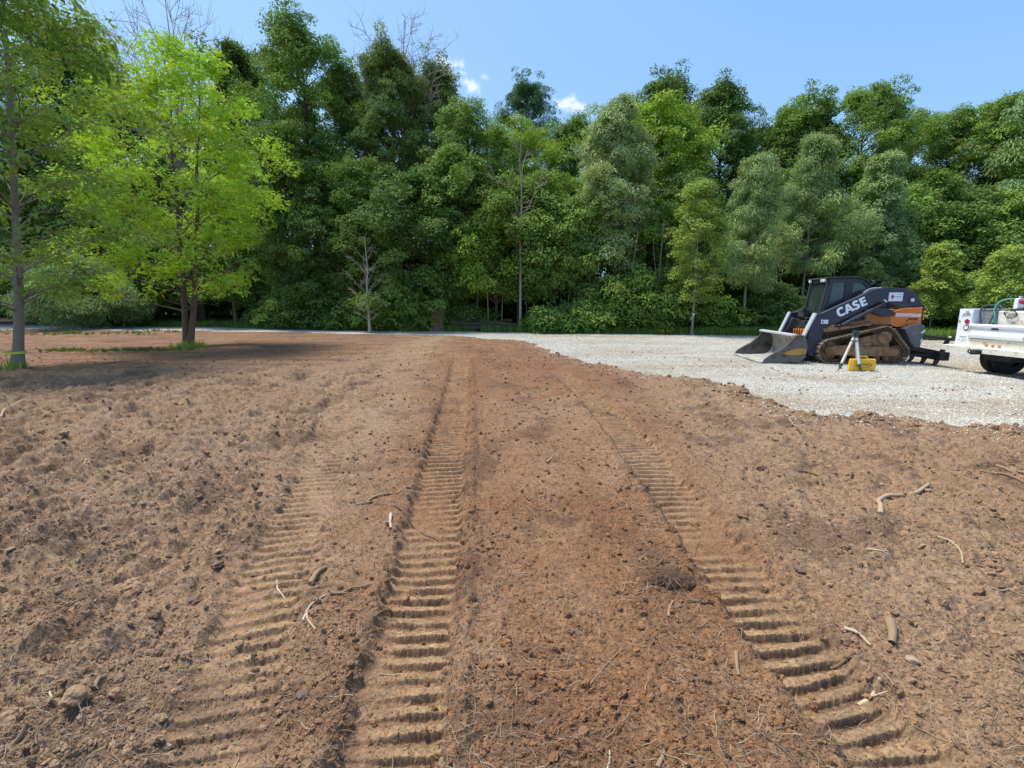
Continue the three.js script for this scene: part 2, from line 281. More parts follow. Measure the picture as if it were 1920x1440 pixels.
// gravel sheet: crushed white limestone, with brown fines where it has been driven over
const gravelTone = (x, z) => clamp(0.38 + 0.95 * n2(x * 0.20 + 2, z * 0.62) + 0.55 * n2(x * 0.8, z * 2.1) + 0.3 * n2(x * 3.1, z * 4.2));
const gravelY = (x, z) => gravelH(x, z) + 0.008 * n2(x * 5.3, z * 5.1) + 0.005 * n2(x * 14, z * 14);
{
  const pos = [], col = [], uv = [], idx = [], NC = 520, NR = 270, D0 = 4, D1 = 36, k = Math.log(D1 / D0) / NR, id = new Int32Array((NC + 1) * (NR + 1)).fill(-1);
  for (let j = 0; j <= NR; j++) {
    const d = D0 * Math.exp(k * j);
    for (let i = 0; i <= NC; i++) {
      const x = (i / NC * 2 - 1) * 1.5 * (d + 0.35), z = -d, [sd] = edgeDistance(x, z);
      if (sd < -0.7) continue;
      id[j * (NC + 1) + i] = pos.length / 3;
      const t = gravelTone(x, z), f = 1 + 0.16 * n2(x * 23, z * 23) + 0.12 * n2(x * 7, z * 7), yard = sstep(-2, 3, x) ;
      const fines = clamp(yard * t * 0.95);
      pos.push(x, gravelY(x, z), z); uv.push(x, z);
      col.push(lerp(0.59, 0.45, fines) * f, lerp(0.545, 0.355, fines) * f, lerp(0.455, 0.235, fines) * f);
    }
  }
  for (let j = 0; j < NR; j++) for (let i = 0; i < NC; i++) { const a = id[j * (NC + 1) + i], b = id[j * (NC + 1) + i + 1], c = id[(j + 1) * (NC + 1) + i], d = id[(j + 1) * (NC + 1) + i + 1]; if (a >= 0 && b >= 0 && c >= 0 && d >= 0) idx.push(a, b, c, c, b, d); }
  const g = new THREE.BufferGeometry();
  g.setAttribute('position', new THREE.Float32BufferAttribute(pos, 3)); g.setAttribute('color', new THREE.Float32BufferAttribute(col, 3)); g.setAttribute('uv', new THREE.Float32BufferAttribute(uv, 2)); g.setIndex(idx); g.computeVertexNormals();
  const cell = (u, v, n) => {                              // stones as cells: distance to the nearest of scattered points
    const x = u * n, y = v * n, xi = Math.floor(x), yi = Math.floor(y); let d1 = 9, tone = 0;
    for (let a = -1; a <= 1; a++) for (let b = -1; b <= 1; b++) { const cx = ((xi + a) % n + n) % n, cy = ((yi + b) % n + n) % n, h = PERM[PERM[cx & 255] + (cy & 255)], h2 = PERM[(h + 91) & 255]; const dx = xi + a + 0.15 + 0.7 * h / 255 - x, dy = yi + b + 0.15 + 0.7 * h2 / 255 - y, d = dx * dx + dy * dy; if (d < d1) { d1 = d; tone = PERM[(h2 + 37) & 255] / 255; } }
    return [Math.sqrt(d1), tone];
  };
  const map = grain(1024, (u, v) => { const [d, t] = cell(u, v, 96), w = 0.80 + 0.18 * t; const s = 0.05 * tileNoise(u, v, 30, 3, 8); return [w + s, w + s * 0.9, w + s * 0.8]; });
  const bump = grain(1024, (u, v) => { const [d] = cell(u, v, 96), w = clamp(1 - d * 1.5); return [w, w, w]; }, false);
  map.repeat.set(0.45, 0.45); bump.repeat.set(0.45, 0.45);
  structure('gravel_yard', g, new THREE.MeshStandardMaterial({ vertexColors: true, map, bumpMap: bump, bumpScale: 0.016, roughness: 0.95 }));
}

// ---------------------------------------------------------------- vegetation
const barkTex = grain(512, (u, v) => { const a = tileNoise(u * 1, v, 26, 3, 11), s = Math.abs(tileNoise(u, v * 0.25, 30, 3, 12)); const w = 0.80 + 0.30 * s + 0.16 * a; return [w, w * 0.96, w * 0.9]; });
barkTex.repeat.set(2, 1);
const barkBump = grain(512, (u, v) => { const s = 1 - Math.abs(tileNoise(u, v * 0.25, 30, 3, 12)) * 1.6; return [s, s, s]; }, false); barkBump.repeat.set(2, 1);
const bark = (r, g, b) => new THREE.MeshStandardMaterial({ color: lin(r, g, b), map: barkTex, bumpMap: barkBump, bumpScale: 0.005, roughness: 0.95 });
const BARK = { grey: bark(0.40, 0.365, 0.32), dark: bark(0.14, 0.11, 0.085), brown: bark(0.25, 0.195, 0.15), dead: bark(0.55, 0.49, 0.42), pale: bark(0.60, 0.57, 0.50), red: bark(0.34, 0.21, 0.14) };
const leafMat = (r, g, b, t = 0.36) => new THREE.MeshPhysicalMaterial({ color: lin(r, g, b), roughness: 0.72, transmission: t, thickness: 0, side: THREE.DoubleSide, specularIntensity: 0.22 });
const LEAF = {
  deep: leafMat(0.175, 0.275, 0.055), mid: leafMat(0.245, 0.370, 0.068), olive: leafMat(0.255, 0.340, 0.078), lime: leafMat(0.340, 0.470, 0.065), blue: leafMat(0.152, 0.261, 0.109),
  silver: leafMat(0.440, 0.530, 0.210, 0.28), pale: leafMat(0.341, 0.464, 0.174), willow: leafMat(0.350, 0.450, 0.160, 0.3), young: leafMat(0.350, 0.450, 0.085), gold: leafMat(0.490, 0.660, 0.070, 0.42), field: leafMat(0.310, 0.430, 0.075, 0.42), weed: leafMat(0.319, 0.464, 0.087, 0.4), grass: leafMat(0.181, 0.312, 0.058, 0.35),
};
function leafCluster(seed, n, R, L, Wd, droop, flat = 0.6, up = 0.9) {   // a twig's worth of leaves, each two faces folded along the midrib
  const r = rng(seed), pos = [];
  const q = new THREE.Quaternion(), m = new THREE.Matrix4();
  for (let i = 0; i < n; i++) {
    const a = r() * 6.283, rr = R * Math.sqrt(r()), y = (r() - 0.5) * 2 * R * flat * Math.sqrt(1 - (rr / R) ** 2 * 0.8);
    const p = V(Math.cos(a) * rr, y, Math.sin(a) * rr), l = L * (0.7 + 0.6 * r()), w = Wd * (0.7 + 0.6 * r()) / 2;
    const dir = V(Math.cos(a) + (r() - 0.5) * 1.3, -droop + (r() - 0.4) * 0.9, Math.sin(a) + (r() - 0.5) * 1.3).normalize();
    const nrm = V((r() - 0.5) * 1.5, up, (r() - 0.5) * 1.5).normalize(), side = dir.clone().cross(nrm).normalize(), nn = side.clone().cross(dir).normalize();
    const tip = p.clone().addScaledVector(dir, l).addScaledVector(nn, -0.12 * l), mid = p.clone().addScaledVector(dir, l * 0.45);
    const A = mid.clone().addScaledVector(side, w).addScaledVector(nn, 0.22 * w), B = mid.clone().addScaledVector(side, -w).addScaledVector(nn, 0.22 * w);
    for (const t of [p, tip, A, p, B, tip]) pos.push(t.x, t.y, t.z);
  }
  const g = new THREE.BufferGeometry(); g.setAttribute('position', new THREE.Float32BufferAttribute(pos, 3)); g.computeVertexNormals();
  return g;
}
const CLUSTER = {
  broad: [1, 2, 3].map(s => leafCluster(s * 11, 44, 0.36, 0.135, 0.09, 0.15, 0.7, 0.8)),
  fine: [1, 2, 3].map(s => leafCluster(s * 13, 52, 0.36, 0.13, 0.075, 0.2)),
  narrow: [1, 2, 3].map(s => leafCluster(s * 17, 56, 0.36, 0.17, 0.045, 0.75, 0.75)),
  near: [1, 2, 3].map(s => leafCluster(s * 19, 15, 0.20, 0.118, 0.058, 0.35, 0.7)),
  small: [1, 2, 3].map(s => leafCluster(s * 23, 26, 0.22, 0.10, 0.06, 0.25)),
};
function limb(pts, r0, r1, rs = 6) {                       // a tapering tube along points
  const c = new THREE.CatmullRomCurve3(pts), n = Math.max(3, pts.length * 2), g = new THREE.TubeGeometry(c, n, 1, rs), p = g.attributes.position, P = c.getSpacedPoints ? null : null;
  for (let i = 0; i <= n; i++) { const t = i / n, ctr = c.getPointAt(t), rad = lerp(r0, r1, Math.pow(t, 0.85)); for (let j = 0; j <= rs; j++) { const k = i * (rs + 1) + j; p.setXYZ(k, ctr.x + (p.getX(k) - ctr.x) * rad, ctr.y + (p.getY(k) - ctr.y) * rad, ctr.z + (p.getZ(k) - ctr.z) * rad); } }
  const uv = g.attributes.uv, L = c.getLength(); for (let k = 0; k < uv.count; k++) uv.setXY(k, uv.getY(k), uv.getX(k) * L * 0.8);
  return g;
}
const SHAPE = {
  round: t => Math.pow(Math.sin(Math.PI * clamp(0.12 + 0.85 * t)), 0.7),
  column: t => Math.pow(Math.sin(Math.PI * clamp(0.16 + 0.82 * t)), 0.85) * (1 - 0.25 * t),
  cone: t => Math.pow(1 - t, 0.75) * (0.45 + 0.55 * sstep(0, 0.2, t)) + 0.06,
  cone2: t => Math.pow(Math.sin(Math.PI * clamp(0.10 + 0.88 * Math.pow(t, 0.75))), 0.8) * (1 - 0.35 * t),
  vase: t => 0.45 + 0.55 * sstep(0, 0.55, t) - 0.75 * sstep(0.72, 1.05, t),
};
// a tree: tapering trunk and limbs, and a crown of leafy twigs gathered in clumps at the ends of the limbs
function tree(o) {
  const r = rng(o.seed), t = thing(o.name, o.label, o.category ?? 'tree', [o.x, o.y ?? 0, o.z], 0, o.group);
  const H = o.h, cb = o.cb, R = o.r, shape = SHAPE[o.shape], wood = [], tips = [];
  const stems = o.stems ?? [[0, 0, 0]];
  const trunkR = o.tr ?? (0.012 * H + 0.03);
  const nl = o.limbs ?? Math.round(10 + 1.6 * (H - cb));
  for (let s = 0; s < stems.length; s++) {
    const [bx, bz, lean, laz = 0] = stems[s], top = H * (s ? 0.93 : 0.97);
    const tp = [];
    for (let i = 0; i <= 8; i++) { const k = i / 8, w = (o.wobble ?? 0.012) * H * k; tp.push(V(bx + lean * Math.cos(laz) * Math.pow(k, 0.8) * H * 0.5 + (i ? (r() - 0.5) * w : 0), k * top, bz + lean * Math.sin(laz) * Math.pow(k, 0.8) * H * 0.5 + (i ? (r() - 0.5) * w : 0))); }
    const rs = trunkR / Math.pow(stems.length, 0.35);
    const tg = limb(tp, rs, 0.015, o.near ? 12 : 7); wood.push(tg);
    const curve = new THREE.CatmullRomCurve3(tp);
    // root flare
    wood.push(limb([V(bx, -0.25, bz), tp[0].clone().lerp(tp[1], 0.12), tp[0].clone().lerp(tp[1], 0.45)], rs * 1.55, rs * 0.96, o.near ? 12 : 7));
    const n = Math.round(nl / stems.length);
    for (let i = 0; i < n; i++) {
      const k = (i + r() * 0.8) / n, endY = lerp(cb, H * 0.98, k), th = clamp((endY - cb) / (H - cb)), az = i * 2.39996 + r() * 0.9 + s * 1.7, rad = R * shape(th) * (0.62 + 0.45 * r()) * (1 + (o.lobes ?? 0.38) * n2(Math.cos(az) * 1.4 + o.seed, Math.sin(az) * 1.4 + th * 2.6)) * (r() < 0.14 ? 1.22 : 1);
      const rise = (o.rise ?? 0.55) * rad * (0.5 + 0.6 * th), startY = clamp(endY - rise, cb * 0.72, top * 0.95);
      const st = curve.getPoint(clamp(startY / top)), e = V(st.x * 0.6 + Math.cos(az) * rad, endY, st.z * 0.6 + Math.sin(az) * rad), m1 = st.clone().lerp(e, 0.45); m1.y += 0.10 * rad * (r() - 0.35); m1.x += (r() - 0.5) * 0.25 * rad; m1.z += (r() - 0.5) * 0.25 * rad;
      const lr = Math.max(o.bare ? 0.022 : 0.010, rs * 0.34 * (1 - 0.65 * k) + 0.006) * (o.thick ?? 1), tipR = 0.005 * (o.thick ?? 1);
      wood.push(limb([st, m1, e], lr, tipR, o.near ? 7 : 5));
      tips.push([e, 1]); tips.push([m1.clone().lerp(e, 0.45), 0.85]);
      const subs = o.subs ?? 3;
      for (let j = 0; j < subs; j++) {
        const b0 = m1.clone().lerp(e, 0.1 + 0.75 * r()), sr = rad * (0.22 + 0.25 * r()) + 0.15, a2 = az + (r() - 0.5) * 2.4;
        const se = b0.clone().add(V(Math.cos(a2) * sr, (r() - 0.25) * sr * 0.8, Math.sin(a2) * sr));
        if (o.twigs !== false) wood.push(limb([b0, b0.clone().lerp(se, 0.5).add(V(0, 0.04 * sr, 0)), se], lr * 0.42, tipR * 0.8, 4));
        tips.push([se, 0.9]);
        if (o.bare) for (let q = 0; q < 3; q++) { const c0 = b0.clone().lerp(se, 0.35 + 0.6 * r()), ce = c0.clone().add(V((r() - 0.5) * sr, (0.15 + r() * 0.5) * sr, (r() - 0.5) * sr)); wood.push(limb([c0, c0.clone().lerp(ce, 0.5), ce], lr * 0.25, tipR * 0.8, 3)); }
      }
    }
    tips.push([V(tp[8].x, top, tp[8].z), 0.8]);
    if (o.leaders) for (let i = 0; i < o.leaders; i++) { const a = r() * 6.283, d = R * (0.15 + 0.6 * r()), b = curve.getPoint(0.72 + 0.12 * r()), e = V(b.x + Math.cos(a) * d, H * (0.93 + 0.12 * r()) - d * 0.35, b.z + Math.sin(a) * d); wood.push(limb([b, b.clone().lerp(e, 0.6).add(V(Math.cos(a) * d * 0.15, -0.1, Math.sin(a) * d * 0.15)), e], 0.04, 0.008, 5)); for (let k = 0; k < 4; k++) tips.push([b.clone().lerp(e, 0.55 + 0.15 * k), 0.75 - 0.12 * k]); }
  }
  part('trunk', wood, o.bark, t);
  if (!o.bare) {
    const cl = CLUSTER[o.cluster][o.seed % 3], per = o.per ?? 8, pr = o.puff ?? 0.7, list = [];
    for (const [p, w] of tips) {
      if (p.y < (o.minY ?? 0.25)) continue;
      const gap = (o.gap ?? 0.06) + (o.thin ?? 0) * sstep(0.35, 0, (p.y - cb) / (H - cb)); if (r() < gap) continue;
      const size = pr * w * (0.65 + 0.6 * r()), n = Math.round(per * w * (0.7 + 0.6 * r()));
      const tone = 1 + (r() - 0.5) * 0.34, warm = (r() - 0.5) * 0.20;
      const out = V(p.x, 0, p.z); if (out.lengthSq() > 1e-4) out.normalize();
      for (let i = 0; i < n; i++) {
        const a = r() * 6.283, c = r() * 2 - 1, s = Math.sqrt(1 - c * c), d = V(s * Math.cos(a), c * 0.75 + 0.12, s * Math.sin(a)).addScaledVector(out, 0.25), f = size * (0.35 + 0.65 * Math.sqrt(r()));
        list.push([p.x + d.x * f, Math.max(p.y + d.y * f, 0.08), p.z + d.z * f, d, (0.75 + 0.55 * r()) * (o.leafScale ?? 1), tone * (1 + (r() - 0.5) * 0.3), warm + (r() - 0.5) * 0.08, r() * 6.283]);
      }
    }
    const im = new THREE.InstancedMesh(cl, o.leaf, list.length), mt = new THREE.Matrix4(), q = new THREE.Quaternion(), q2 = new THREE.Quaternion(), col = new THREE.Color(), u = new THREE.Vector3();
    list.forEach(([x, y, z, d, s, tn, wm, yaw], i) => {
      u.copy(d).multiplyScalar(0.55).add(V(0, 0.95, 0)).normalize();
      q.setFromUnitVectors(YUP, u).multiply(q2.setFromAxisAngle(YUP, yaw));
      im.setMatrixAt(i, mt.compose(V(x, y, z), q, V(s, s, s)));
      im.setColorAt(i, col.setRGB(tn * (1 + wm * 1.2), tn * (1 + wm * 0.35), tn * (1 - wm)));
    });
    im.name = 'crown'; im.userData.kind = 'stuff'; im.castShadow = im.receiveShadow = true; t.add(im);
  }
  return t;
}
const groundY = (x, z) => soil(x, z);

// --- the two field trees and the young trees planted along the yard
tree({ name: 'field_tree', label: 'tall grey-barked field tree at the left edge, yellow tape round its trunk', x: -11.13, z: -10.47, y: groundY(-11.13, -10.47), h: 9.4, cb: 1.75, r: 2.15, shape: 'column', seed: 101, stems: [[0, 0, 0.27, 0]], thick: 0.62, tr: 0.105, bark: BARK.grey, leaf: LEAF.field, cluster: 'near', limbs: 60, subs: 5, per: 7, puff: 0.40, rise: 0.9, near: true, gap: 0.38, thin: 0.25, wobble: 0.006 });
tree({ name: 'field_tree', label: 'bright yellow-green field tree forking into two stems near the ground', x: -10.95, z: -15.85, y: groundY(-10.95, -15.85), h: 9.2, cb: 1.7, r: 2.5, shape: 'round', seed: 207, thick: 0.7, tr: 0.135, bark: BARK.brown, leaf: LEAF.gold, cluster: 'near', limbs: 70, subs: 5, per: 9, puff: 0.42, rise: 0.85, near: true, gap: 0.33, thin: 0.35, stems: [[-0.05, 0, 0.09, 0], [0.06, 0.02, 0.30, 0.1]], wobble: 0.016 });
const ROW = 'young trees planted along the gravel yard';
tree({ name: 'planted_tree', label: 'slender light green young tree with tape, foremost of the planted row', x: 8.69, z: -22.76, h: 7.1, cb: 1.7, r: 1.15, shape: 'cone2', seed: 301, tr: 0.07, bark: BARK.grey, leaf: LEAF.young, cluster: 'small', limbs: 40, subs: 4, per: 5, puff: 0.34, leafScale: 0.9, gap: 0.30, rise: 0.8, group: ROW });
tree({ name: 'planted_tree', label: 'grey-green young tree with pale tape on its trunk beside the loader bucket', x: 11.67, z: -23.9, h: 8.6, cb: 2.5, r: 1.35, shape: 'cone', seed: 302, tr: 0.085, bark: BARK.grey, leaf: LEAF.willow, cluster: 'narrow', limbs: 46, subs: 4, per: 5, puff: 0.34, lobes: 0.75, leafScale: 0.85, gap: 0.42, rise: 0.9, group: ROW });
tree({ name: 'planted_tree', label: 'grey-green willowy young tree rising just left of the loader cab', x: 15.5, z: -25.5, h: 10.0, cb: 3.2, r: 1.5, shape: 'cone2', seed: 303, tr: 0.09, bark: BARK.grey, leaf: LEAF.willow, cluster: 'narrow', limbs: 50, subs: 4, per: 5, puff: 0.34, lobes: 0.75, leafScale: 0.85, gap: 0.42, rise: 0.9, group: ROW });
tree({ name: 'planted_tree', label: 'grey-green young tree with browning tips directly behind the loader cab', x: 19.0, z: -25.5, h: 9.1, cb: 2.4, r: 1.5, shape: 'cone', seed: 304, tr: 0.085, bark: BARK.grey, leaf: LEAF.pale, cluster: 'fine', limbs: 48, subs: 4, per: 5, puff: 0.34, lobes: 0.75, leafScale: 0.85, gap: 0.42, rise: 0.85, group: ROW });
tree({ name: 'planted_tree', label: 'short yellow-green sapling between the loader engine and the truck', x: 19.9, z: -22.5, h: 4.3, cb: 0.9, r: 0.72, shape: 'cone2', seed: 305, tr: 0.04, bark: BARK.grey, leaf: LEAF.young, cluster: 'small', limbs: 30, subs: 3, per: 5, puff: 0.28, leafScale: 0.85, gap: 0.25, group: ROW });
tree({ name: 'planted_tree', label: 'short yellow-green sapling behind the truck bed', x: 21.0, z: -20.5, h: 3.9, cb: 0.8, r: 0.75, shape: 'cone2', seed: 306, tr: 0.04, bark: BARK.grey, leaf: LEAF.young, cluster: 'small', limbs: 30, subs: 3, per: 5, puff: 0.28, leafScale: 0.85, gap: 0.25, group: ROW });
tree({ name: 'low_tree', label: 'low drooping grey-green tree by the gravel strip beyond the left field tree', x: -25.6, z: -28.6, h: 3.9, cb: 0.5, r: 2.6, shape: 'round', seed: 307, tr: 0.10, bark: BARK.dark, leaf: LEAF.willow, cluster: 'narrow', limbs: 30, subs: 3, per: 8, puff: 0.55, rise: 0.3 });
// --- leafless trees
tree({ name: 'dead_sapling', label: 'small leafless dead tree standing on the gravel strip', x: -7.35, z: -24.35, h: 5.0, cb: 0.9, r: 1.2, shape: 'column', seed: 311, tr: 0.075, bark: BARK.pale, bare: true, thick: 0.8, limbs: 26, subs: 3, rise: 1.3, wobble: 0.03 });
tree({ name: 'bare_tree', label: 'tall bare-branched tree rising above the woods behind the yellow-green tree', x: -23.9, z: -36.5, h: 23.0, cb: 13.5, r: 4.9, shape: 'vase', seed: 312, tr: 0.24, bark: BARK.dead, bare: true, thick: 1.1, limbs: 64, subs: 7, rise: 2.4, group: 'bare trees above the woods' });
tree({ name: 'bare_tree', label: 'tall bare-branched tree rising above the middle of the woods', x: -7.2, z: -34.5, h: 20.4, cb: 12.5, r: 3.4, shape: 'vase', seed: 313, tr: 0.2, bark: BARK.dead, bare: true, thick: 1.1, limbs: 64, subs: 7, rise: 2.4, group: 'bare trees above the woods' });
tree({ name: 'bare_tree', label: 'dead grey snag with upswept limbs among the green middle of the woods', x: 0.45, z: -25.6, h: 10.2, cb: 5.2, r: 1.5, shape: 'vase', seed: 314, tr: 0.09, bark: BARK.dead, bare: true, thick: 1.2, limbs: 12, subs: 3, rise: 2.2, group: 'bare trees above the woods' });
// --- trees of the wood: x, z, height, crown bottom, crown radius, kind, shape
const WOOD = [
  [-34.1, -35.0, 23.1, 7.0, 4.4, 'deep', 'round'],
  [-31.0, -37.0, 20.3, 7.0, 3.7, 'deep', 'round'],
  [-28.7, -38.0, 17.7, 7.1, 3.6, 'deep', 'round'],
  [-19.2, -36.0, 19.3, 7.2, 2.7, 'deep', 'column'],
  [-13.3, -33.0, 19.0, 7.4, 3.2, 'mid', 'round'],
  [-11.3, -35.0, 17.1, 6.7, 2.6, 'mid', 'round'],
  [-7.8, -33.0, 17.6, 6.7, 2.5, 'olive', 'column'],
  [-5.2, -35.0, 17.5, 6.7, 2.2, 'olive', 'column'],
  [-2.7, -31.0, 13.1, 4.8, 2.7, 'mid', 'round'],
  [1.1, -41.0, 19.0, 8.0, 3.1, 'blue', 'column'],
  [0.2, -33.0, 12.9, 5.7, 3.4, 'lime', 'round'],
  [4.6, -37.0, 14.6, 6.2, 2.5, 'mid', 'round'],
  [11.6, -39.0, 18.4, 8.5, 2.6, 'deep', 'round'],
  [9.1, -31.0, 13.6, 6.1, 2.6, 'lime', 'round'],
  [14.1, -34.0, 15.9, 6.5, 3.0, 'deep', 'column'],
  [18.5, -36.0, 13.9, 6.1, 2.5, 'mid', 'round'],
  [20.2, -35.0, 15.5, 5.9, 2.8, 'mid', 'round'],
  [22.9, -33.0, 15.3, 5.7, 2.9, 'mid', 'round'],
  [29.3, -37.0, 15.1, 6.2, 2.8, 'mid', 'round'],
  [28.8, -33.0, 14.0, 5.0, 2.8, 'mid', 'round'],
  [29.9, -31.0, 14.1, 4.5, 3.0, 'mid', 'column'],
  [30.6, -29.0, 13.5, 4.3, 2.5, 'pale', 'column'],
  [37.0, -32.0, 14.2, 4.5, 3.8, 'mid', 'round'],
  [-40.0, -36.0, 19.8, 6.1, 4.2, 'deep', 'round'],
  [-32.6, -33.5, 10.9, 0.7, 3.7, 'mid', 'round'],
  [-27.9, -33.0, 10.4, 1.4, 3.3, 'deep', 'round'],
  [-23.7, -32.0, 7.9, 1.6, 2.8, 'deep', 'round'],
  [-17.8, -30.5, 9.2, 1.7, 2.8, 'deep', 'round'],
  [-13.3, -29.5, 11.5, 1.8, 2.6, 'mid', 'round'],
  [-11.2, -29.0, 8.8, 0.3, 2.4, 'deep', 'round'],
  [-9.0, -28.8, 9.6, 0.8, 2.4, 'mid', 'round'],
  [-5.8, -28.0, 8.7, 1.9, 2.8, 'deep', 'round'],
  [-3.1, -28.0, 9.7, 2.1, 2.1, 'mid', 'round'],
  [-0.9, -27.4, 6.6, 2.0, 2.2, 'lime', 'round'],
  [1.2, -27.5, 8.4, 1.9, 2.3, 'mid', 'round'],
  [2.7, -26.3, 6.9, 2.4, 1.7, 'mid', 'round'],
  [5.4, -26.5, 11.9, 3.5, 1.8, 'silver', 'column'],
  [7.6, -27.0, 6.6, 0.6, 2.1, 'mid', 'round'],
  [10.0, -27.5, 8.4, 0.8, 2.0, 'deep', 'round'],
  [15.6, -29.0, 8.8, 1.1, 2.4, 'deep', 'round'],
  [19.2, -29.0, 7.3, 0.8, 2.6, 'mid', 'round'],
  [21.7, -28.0, 7.7, 1.1, 2.3, 'mid', 'round'],
  [24.7, -29.0, 8.8, 0.8, 2.4, 'deep', 'round'],
  [25.5, -27.0, 6.9, 0.9, 2.5, 'deep', 'round'],
  [27.0, -26.0, 7.2, 0.9, 2.6, 'mid', 'round'],
  [29.8, -26.0, 7.5, 0.6, 2.9, 'mid', 'round'],
];
const KIND = { deep: ['dark green', 'broad'], mid: ['mid green', 'broad'], olive: ['olive green', 'fine'], lime: ['yellow-green', 'broad'], blue: ['blue-green', 'fine'], silver: ['silvery pale', 'fine'], pale: ['pale wispy', 'narrow'] };
const ORD = 'first second third fourth fifth sixth seventh eighth ninth tenth eleventh twelfth thirteenth fourteenth fifteenth sixteenth seventeenth eighteenth nineteenth twentieth twenty-first twenty-second twenty-third twenty-fourth twenty-fifth twenty-sixth twenty-seventh twenty-eighth'.split(' ');
{
  WOOD.forEach(([x, z, h, cb, r, kind, shape], i) => {
    const far = z < -30.6, size = h > 16 ? 'very tall' : h > 12 ? 'tall' : h > 8 ? 'middling' : 'low';
    const row = WOOD.filter(w => (w[1] < -30.6) === far).sort((a, b) => a[0] / a[1] - b[0] / b[1]).reverse(), rank = row.findIndex(w => w[0] === x && w[1] === z);
    const label = `${size} ${KIND[kind][0]} tree in the ${far ? 'back' : 'front'} row of the woods, ${ORD[rank]} from the left`;
    tree({ name: 'woodland_tree', label, group: 'trees of the woods', x, z, h, cb, r, shape, seed: 400 + i * 7, bark: i % 3 ? BARK.dark : BARK.brown, leaf: LEAF[kind], cluster: KIND[kind][1], limbs: Math.round((h - cb) * 4.4 + 14), subs: 3, per: 7, puff: 0.56 + 0.18 * ((i * 37 % 10) / 10), rise: 0.7 + 0.6 * ((i * 53 % 10) / 10), leafScale: 0.78 + 0.36 * ((i * 29 % 10) / 10), gap: 0.20, leaders: far ? 7 : 4, twigs: false, minY: far ? 0.3 : 0.9 + 0.5 * n2(x * 0.7, 3) });
  });
}
// --- bushes along the foot of the woods
const BUSH = [[-31, -34.2, 2.6, 2.2, 'mid'], [-27.5, -33, 2.2, 1.9, 'deep'], [-15.5, -31.0, 1.6, 1.2, 'deep'], [-13.2, -28.9, 2.4, 1.7, 'mid'], [-11.4, -28.4, 2.8, 1.8, 'deep'], [-9.6, -27.9, 2.2, 1.6, 'deep'], [-8.2, -27.4, 1.6, 1.2, 'mid'], [-6.2, -26.9, 2.4, 1.6, 'mid'], [-4.9, -26.7, 3.2, 1.5, 'mid'], [-2.3, -27.6, 1.2, 1.0, 'deep'],
  [2.2, -24.9, 1.0, 1.1, 'grass'], [3.9, -25.0, 1.4, 1.0, 'mid'], [5.3, -24.9, 2.7, 1.2, 'mid'], [6.7, -24.8, 3.0, 1.1, 'mid'], [7.6, -24.6, 2.2, 1.2, 'deep'], [10.2, -24.8, 1.8, 1.3, 'mid'], [13.4, -25, 2.4, 1.5, 'deep'], [17.2, -25.4, 2.4, 1.8, 'mid'], [20.8, -25.2, 2.6, 1.6, 'deep'], [23.6, -23.6, 2.8, 1.8, 'deep'], [25.8, -21.6, 2.6, 2.0, 'mid']];
BUSH.forEach(([x, z, h, r, kind], i) => tree({ name: 'bush', category: 'bush', label: `${h > 2.7 ? 'tall' : h > 2 ? 'middling' : 'low'} ${kind === 'grass' ? 'grassy green' : KIND[kind][0]} bush at the foot of the woods, number ${i + 1} from the left`.replace(/, number \d+ from the left/, [', far left behind the field trees', ', left behind the field trees', ' right of the forked tree', ', second right of the forked tree', ', third right of the forked tree', ' just left of the dead sapling', ' directly behind the dead sapling', ' left of the red-brown snag', ' over the red-brown snag', ' beside the fallen logs', ' right of the fallen logs', ', second right of the fallen logs', ' by the silvery tree', ' between silvery and planted tree', ' beside the foremost planted tree', ' between the first two planted trees', ' behind the loader bucket', ' behind the loader cab', ' behind the loader engine', ' behind the truck bed', ', rightmost beyond the truck'][i]), group: 'bushes at the foot of the woods', x, z, h, cb: 0.15, r, shape: 'round', seed: 900 + i * 5, tr: 0.04, bark: BARK.dark, leaf: LEAF[kind], cluster: 'small', leafScale: 1.35, limbs: 20, subs: 3, per: 7, puff: 0.5, rise: 0.7, minY: 0.02 }));
